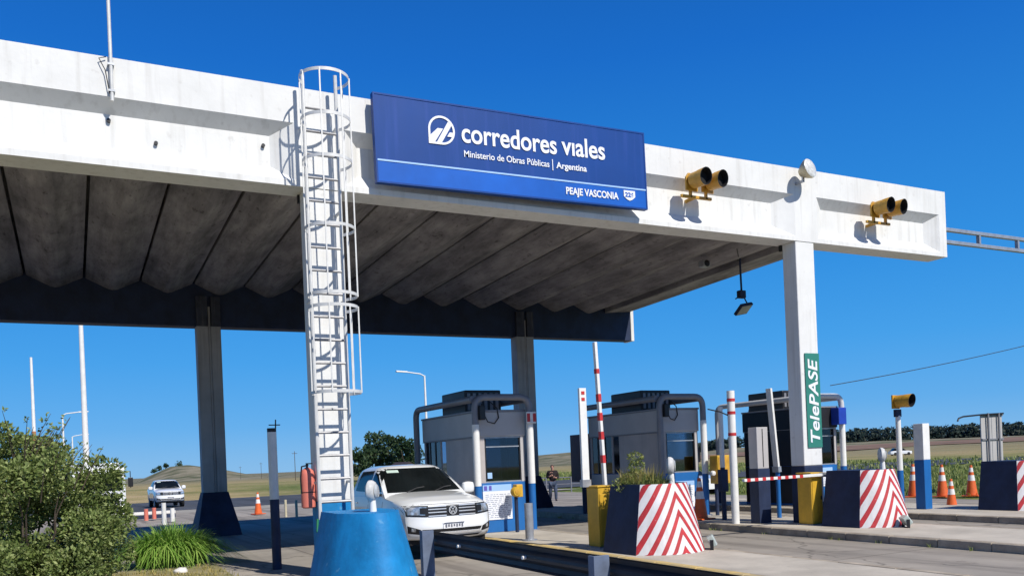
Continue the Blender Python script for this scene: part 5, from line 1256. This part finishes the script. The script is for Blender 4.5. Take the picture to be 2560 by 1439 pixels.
hv = [(x*0.088, y*0.100 + 0.005, z*0.098 + 1.655) for x, y, z in vv]; g.add(hv, ff)
g.v = [(x, max(y, -0.055) if z < 1.70 else y, max(z, 1.60 + (0.09 if y < -0.03 else 0))) for x, y, z in g.v]
g.build('hair', m_hair, pp, smooth=60)
g = G(); g.add([(-0.012, -0.115, 1.59), (0.012, -0.115, 1.59), (0, -0.14, 1.595), (0, -0.11, 1.635)], [(0,1,2),(0,2,3),(1,3,2),(0,3,1)]); g.build('nose', m_skin, bod)
for s in (-1, 1): g = G(); g.lathe([(0.001, -0.014), (0.012, 0), (0.001, 0.012)], (s*0.032, -0.108, 1.635), n=8, axis='y', cap=False); g.build('eye', m_dark, bod)
for (hx, hy, hz, sgn) in ((0.08, -0.225, 1.165, 1), (-0.06, -0.205, 1.255, -1)):
    for k in range(4):
        g = G(); g.tube([(hx - sgn*0.01, hy, hz - 0.02 + 0.014*k), (hx - sgn*0.04, hy - 0.01, hz - 0.02 + 0.014*k), (hx - sgn*0.062, hy + 0.01, hz - 0.022 + 0.013*k)], [0.009, 0.008, 0.006], 6); g.build('finger', m_skin, bod, smooth=60)
    g = G(); g.tube([(hx, hy, hz + 0.03), (hx - sgn*0.02, hy - 0.01, hz + 0.055)], [0.01, 0.007], 6); g.build('thumb', m_skin, bod, smooth=60)

# ================================================================== VEGETATION
def leaf_cloud(g, centres, n, size, rnd, flat=0.0, aspect=0.55):
    for _ in range(n):
        c, r_ = rnd.choice(centres)
        while True:
            v = Vector((rnd.uniform(-1,1), rnd.uniform(-1,1), rnd.uniform(-1,1)))
            if 0.05 < v.length <= 1: break
        v = v.normalized() * (v.length ** 0.45)
        p = Vector(c) + Vector((v.x*r_[0], v.y*r_[1], v.z*r_[2]))
        d = (v + Vector((rnd.gauss(0,.6), rnd.gauss(0,.6), rnd.gauss(0,.6) + 0.25))).normalized()
        s = size * rnd.uniform(0.6, 1.35); a = d.orthogonal().normalized(); a.rotate(Matrix.Rotation(rnd.uniform(0, 6.28), 3, d)); 
        t = d; w_ = a * s * aspect * 0.5
        g.add([p, p + t*s*0.5 + w_, p + t*s, p + t*s*0.5 - w_], [(0, 1, 2, 3)])
rnd = random.Random(11)
# shrub at left
def shrub():
    t = thing('shrub', 'large leafy green shrub at the left edge with loose upper shoots', 'shrub', (-0.75, 15.6, 0))
    cs = []
    for _ in range(74):
        a = rnd.uniform(0, 6.28); rr = rnd.uniform(0, 1) ** 0.6; z = rnd.uniform(0.05, 2.3)
        lim = 1.45 * math.sqrt(max(0.05, 1 - ((z - 1.05)/1.5)**2))
        cs.append(((math.cos(a)*rr*lim, math.sin(a)*rr*lim, z), (rnd.uniform(.22, .42), rnd.uniform(.22, .42), rnd.uniform(.18, .36))))
    for (x, y, z) in ((0.55, -0.2, 1.6), (0.95, -0.1, 1.35), (1.15, 0.0, 1.0), (1.0, -0.2, 0.75), (0.15, -0.3, 1.95), (-0.1, 0, 2.3), (-0.25, 0.1, 2.5), (1.3, 0.1, 1.25), (1.35, 0, 1.1), (0.9, -0.2, 0.45), (0.5, -0.4, 0.25), (0.3, -0.6, 0.5)): cs.append(((x, y, z), (0.3, 0.3, 0.26)))
    g = G(); leaf_cloud(g, cs, 64000, 0.064, rnd)
    # loose shoots
    sh = G()
    for _ in range(60):
        a = rnd.uniform(0, 6.28); rr = rnd.uniform(0.1, 1.25); z = 1.0 + 1.25*(1 - (rr/1.5)**2)
        p = Vector((math.cos(a)*rr, math.sin(a)*rr, z)); d = Vector((math.cos(a)*0.45, math.sin(a)*0.45, 1)).normalized(); L = rnd.uniform(0.3, 0.75)
        pts = [p + d*L*s + Vector((0.08*s*s*math.cos(a), 0.08*s*s*math.sin(a), 0)) for s in (0, .33, .66, 1)]
        sh.tube(pts, [0.010, 0.008, 0.006, 0.003], 5)
        for k in range(16):
            q = p + d*L*rnd.uniform(0.1, 1.05); dd = Vector((rnd.gauss(0,1), rnd.gauss(0,1), rnd.gauss(0.3,.6))).normalized(); s = rnd.uniform(.05, .09); w_ = dd.orthogonal().normalized()*s*.28
            g.add([q, q + dd*s*.5 + w_, q + dd*s, q + dd*s*.5 - w_], [(0, 1, 2, 3)])
    g.build('foliage', m_leaf, t, fix=False)
    for _ in range(14):
        a = rnd.uniform(0, 6.28); pts = [Vector((0.1*math.cos(a), 0.1*math.sin(a), 0))]
        for k in range(1, 6): pts.append(pts[-1] + Vector((math.cos(a)*0.17, math.sin(a)*0.17, 0.33)) + Vector((rnd.gauss(0,.04), rnd.gauss(0,.04), 0)))
        sh.tube(pts, [0.035, 0.03, 0.025, 0.018, 0.012, 0.006], 6)
    sh.build('stems', m_trunk, t)
shrub()
# strap-leaved clump
def blades(g, cx, cy, n, spread, L, wd, rnd, z0=0.0, droop=1.0):
    for _ in range(n):
        a = rnd.uniform(0, 6.28); r_ = spread[0]*rnd.uniform(0, 1)**0.6; x = cx + math.cos(a)*r_*spread[1]; y = cy + math.sin(a)*r_*spread[2]
        b = a + rnd.gauss(0, .6); lean = rnd.uniform(0.25, 1.0)*droop*(0.55 + 0.75*r_/spread[0] if droop > 1 else 1); l = L*rnd.uniform(0.6, 1.15)
        d = Vector((math.cos(b), math.sin(b), 0)); sd_ = Vector((-d.y, d.x, 0)); pts = []
        for k in range(6):
            s = k/5; h = l*(s*0.95 - 0.62*lean*s*s*s); o_ = l*lean*0.62*s*s
            pts.append((Vector((x, y, z0)) + d*o_ + Vector((0, 0, max(h, 0.0))), wd*(1 - s**2.2)*0.5 + 0.001))
        vs = []; 
        for p, w_ in pts: vs += [p - sd_*w_, p + sd_*w_]
        g.add(vs, [(2*k, 2*k+1, 2*k+3, 2*k+2) for k in range(5)])
g = G(); blades(g, 0, 0, 2300, (0.62, 1.05, 0.8), 1.08, 0.034, rnd, droop=1.5); 
cl_ = g.build('strap_leaf_clump', m_strap, fix=False, loc=(1.72, 18.75, 0)); tag(cl_, 'bright green clump of arching strap leaves left of the grooved rear column', 'plant')
# dry verge with tufts in the left foreground
verge = G(); n1 = 14
vs = []
for j in range(9):
    y = 8.0 + j*(17.6 - 8.0)/8
    for i in range(n1 + 1):
        x = -9 + (2.45 + 9)*i/n1; yy = y + (0.35*math.sin(x*1.3) if j == 8 else 0)
        vs.append((x, yy, 0.03 + 0.03*mn.noise(Vector((x, yy, 0)))))
verge.add(vs, [(j*(n1+1)+i, j*(n1+1)+i+1, (j+1)*(n1+1)+i+1, (j+1)*(n1+1)+i) for j in range(8) for i in range(n1)])
tag(verge.build('dry_verge', M('dry_soil', (0.30, 0.25, 0.13), 0.95, var=0.3, scale=2.5, bump=0.5, world=True, col2=(0.16, 0.16, 0.06)), smooth=60, fix=False), kind='structure')
g = G()
for _ in range(420): 
    x = rnd.uniform(-4, 2.4); y = rnd.uniform(12.5, 17.6); blades(g, x, y, 9, (0.16, 1, 1), 0.13, 0.012, rnd, 0.02)
tag(g.build('dry_grass', m_dry, fix=False), 'short dry yellow grass on the verge in the left foreground', 'grass', kind='stuff')
# weeds on the planter
t = thing('weed_patch', 'wild weeds growing out of the top of the chevron block beside the yellow cabinet', 'plant', (9.05, 12.45, 1.18))
g = G(); blades(g, 0, 0, 420, (0.42, 0.95, 0.95), 0.42, 0.016, rnd)
cs = [((x, y, z), (0.13, 0.13, 0.10)) for x, y, z in ((-0.35, 0.3, 0.15), (-0.15, 0.35, 0.22), (0.0, 0.3, 0.3), (-0.25, 0.1, 0.15), (0.1, 0.1, 0.18), (0.05, 0.35, 0.45), (0.03, 0.35, 0.62), (-0.4, 0.1, 0.1))]
leaf_cloud(g, cs, 1500, 0.05, rnd); g.build('foliage', m_weed, t, fix=False)
g = G(); blades(g, 0, 0.1, 260, (0.42, 0.95, 0.95), 0.55, 0.012, rnd, droop=0.5); g.build('dry_stems', m_dry, t, fix=False)
# weeds and long grass on the green ground at right
g = G()
for _ in range(2600):
    x = rnd.uniform(25.9, 62); y = rnd.uniform(10, 46)
    if x < 26.2 + 0.045*y: continue
    blades(g, x, y, 6, (0.35, 1, 1), rnd.uniform(0.15, 0.5), 0.05, rnd, gz(x, y) - 0.05)
for _ in range(1400):
    x = rnd.uniform(28, 110); y = rnd.uniform(46 if x > 60 else 80, 120)
    blades(g, x, y, 5, (0.8, 1, 1), rnd.uniform(0.3, 0.8), 0.14, rnd, gz(x, y) - 0.05)
tag(g.build('rough_grass', m_weed, fix=False), 'rough green grass and weeds on the open ground at the right', 'grass', kind='stuff')
# far trees
def tree(px, d_est, H, Wd, label, seed, n=1500, mat=m_euc, group='trees on the plain beyond the apron', leaf=0.45):
    r2 = random.Random(seed); dx = px - 1280; a = cr*dx/2141; v = Vector((S_ + C_*a, C_ - S_*a, 0))*d_est
    t = thing('tree', label, 'tree', (v.x, v.y, hill(v.x, v.y) - 0.1), r2.uniform(0, 6), group=group)
    g = G(); g.tube([(0, 0, 0), (0.1, 0, H*0.3), (0, 0.1, H*0.6)], [H*0.035, H*0.028, H*0.012], 8)
    for k in range(6):
        b = r2.uniform(0, 6.28); g.tube([(0.05, 0, H*0.25), (math.cos(b)*Wd*0.25, math.sin(b)*Wd*0.25, H*0.5), (math.cos(b)*Wd*0.36, math.sin(b)*Wd*0.36, H*0.68)], [H*0.018, H*0.012, H*0.005], 6)
    g.build('trunk', m_trunk, t, smooth=50)
    cs = []
    for _ in range(16):
        b = r2.uniform(0, 6.28); rr = r2.uniform(0.1, 1)*Wd*0.42; z = H*r2.uniform(0.28, 0.9); f = math.sqrt(max(0.1, 1 - ((z/H - 0.55)/0.5)**2))
        cs.append(((math.cos(b)*rr*f, math.sin(b)*rr*f, z), (Wd*r2.uniform(.10, .19), Wd*r2.uniform(.10, .19), H*r2.uniform(.06, .12))))
    g = G(); leaf_cloud(g, cs, n, leaf, r2, aspect=0.7); g.build('crown', mat, t, fix=False)
tree(915, 140, 6.6, 4.6, 'dark tree left of the pickup roof, left side of the group', 1)
tree(942, 146, 8.2, 5.4, 'tallest rounded tree above the pickup roof', 2, 2000)
tree(985, 142, 7.6, 5.0, 'bushy tree above the pickup beside the booth frame', 3, 1800)
tree(1015, 138, 7.0, 4.6, 'olive green tree just left of the nearest booth frame', 4, 1600)
tree(897, 134, 4.6, 3.6, 'low tree directly right of the ladder column', 5, 1000)
tree(1032, 150, 6.0, 4.6, 'tree half hidden by the nearest booth frame', 8, 1000)
for i, (px, d_, h_) in enumerate(((448, 690, 5.5), (512, 700, 3.5), (398, 660, 3.6), (412, 665, 3.6), (385, 655, 3.0), (600, 740, 3.0), (620, 745, 3.2), (640, 750, 3.0))):
    tree(px, d_, h_, h_*1.5, ('tallest lone tree on the crest of the low far hill' if i == 0 else 'low lone tree right of the tallest one on the far hill' if i == 1 else ('dark tree on the left slope of the far hill', 'second tree on the left slope of the far hill', 'lowest tree on the left slope of the far hill')[i-2] if i < 5 else ('low tree on the far hill just right of the rear column', 'middle tree on the right slope of the far hill', 'rightmost tree on the right slope of the far hill')[i-5]), 20 + i, 160, group='small trees on the crest of the far hill', leaf=1.2)
t = thing('farmhouse', 'small house with a dark pitched roof among the trees above the pickup', 'house', (P(985, 1175, 0)[0], P(985, 1175, 0)[1], 0))
dx = 1006 - 1280; a = cr*dx/2141; v = Vector((S_ + C_*a, C_ - S_*a, 0))*118; t.location = (v.x, v.y, -0.5); t.rotation_euler = (0, 0, R(15)); t.scale = (0.8, 0.8, 0.85)
g = G(); g.box(-1.9, 1.9, -2, 2, 0, 2.1); wl = g.build('wall', M('house_wall', (0.20, 0.14, 0.11), 0.9), t)
g = G(); g.prism([(-2.3, 2.1), (2.3, 2.1), (0, 3.3)], -2.2, 2.2, 'y'); g.build('roof', m_tile, t)
g = G(); g.box(-0.9, -0.2, -2.03, -2.005, 0.9, 1.6); g.build('window', m_glass, t); g = G(); g.box(0.5, 1.2, -2.03, -2.005, 0.0, 1.8); g.build('door', m_trunk, t)
# far wood at right: many crowns read as one mass
g = G(); r2 = random.Random(5)
for i in range(800):
    s = r2.uniform(0, 1); px = 1640 + 1150*s; d_ = 455 + r2.uniform(-12, 40); dx = px - 1280; a = cr*dx/2141; v = Vector((S_ + C_*a, C_ - S_*a, 0))*d_
    z = hill(v.x, v.y); H = r2.uniform(5.5, 7.6); W2 = r2.uniform(2.2, 3.6)
    H *= 0.55 + 0.5*min(1, max(0, (px - 1640)/380))
    for k in range(34):
        an_ = r2.uniform(0, 6.28); zz = r2.uniform(0.0, 1); rr = W2*math.sin(math.pi*(0.12 + 0.8*zz))*r2.uniform(0.3, 1)
        p = Vector((v.x + math.cos(an_)*rr, v.y + math.sin(an_)*rr, z + zz*H)); sz = r2.uniform(0.9, 1.9); q1 = Vector((r2.gauss(0,1), r2.gauss(0,1), r2.gauss(0,1))).normalized(); q2 = q1.orthogonal().normalized()
        g.add([p - q1*sz*.5, p + q2*sz*.5, p + q1*sz*.5, p - q2*sz*.5], [(0, 1, 2, 3)])
tag(g.build('far_wood', m_pine, fix=False), 'long dark belt of trees on the horizon at the right', 'wood', kind='stuff')
# light weed line at the base of near kerbs
g = G()
for _ in range(60): blades(g, rnd.choice((10.12, 13.38, 16.06)) + rnd.uniform(-.04, .04), rnd.uniform(7, 25), 7, (0.06, 1, 1), 0.10, 0.01, rnd, 0.0)
tag(g.build('kerb_weeds', m_weed, fix=False), 'tiny weeds growing along the kerbs of the islands', 'weeds', kind='stuff')
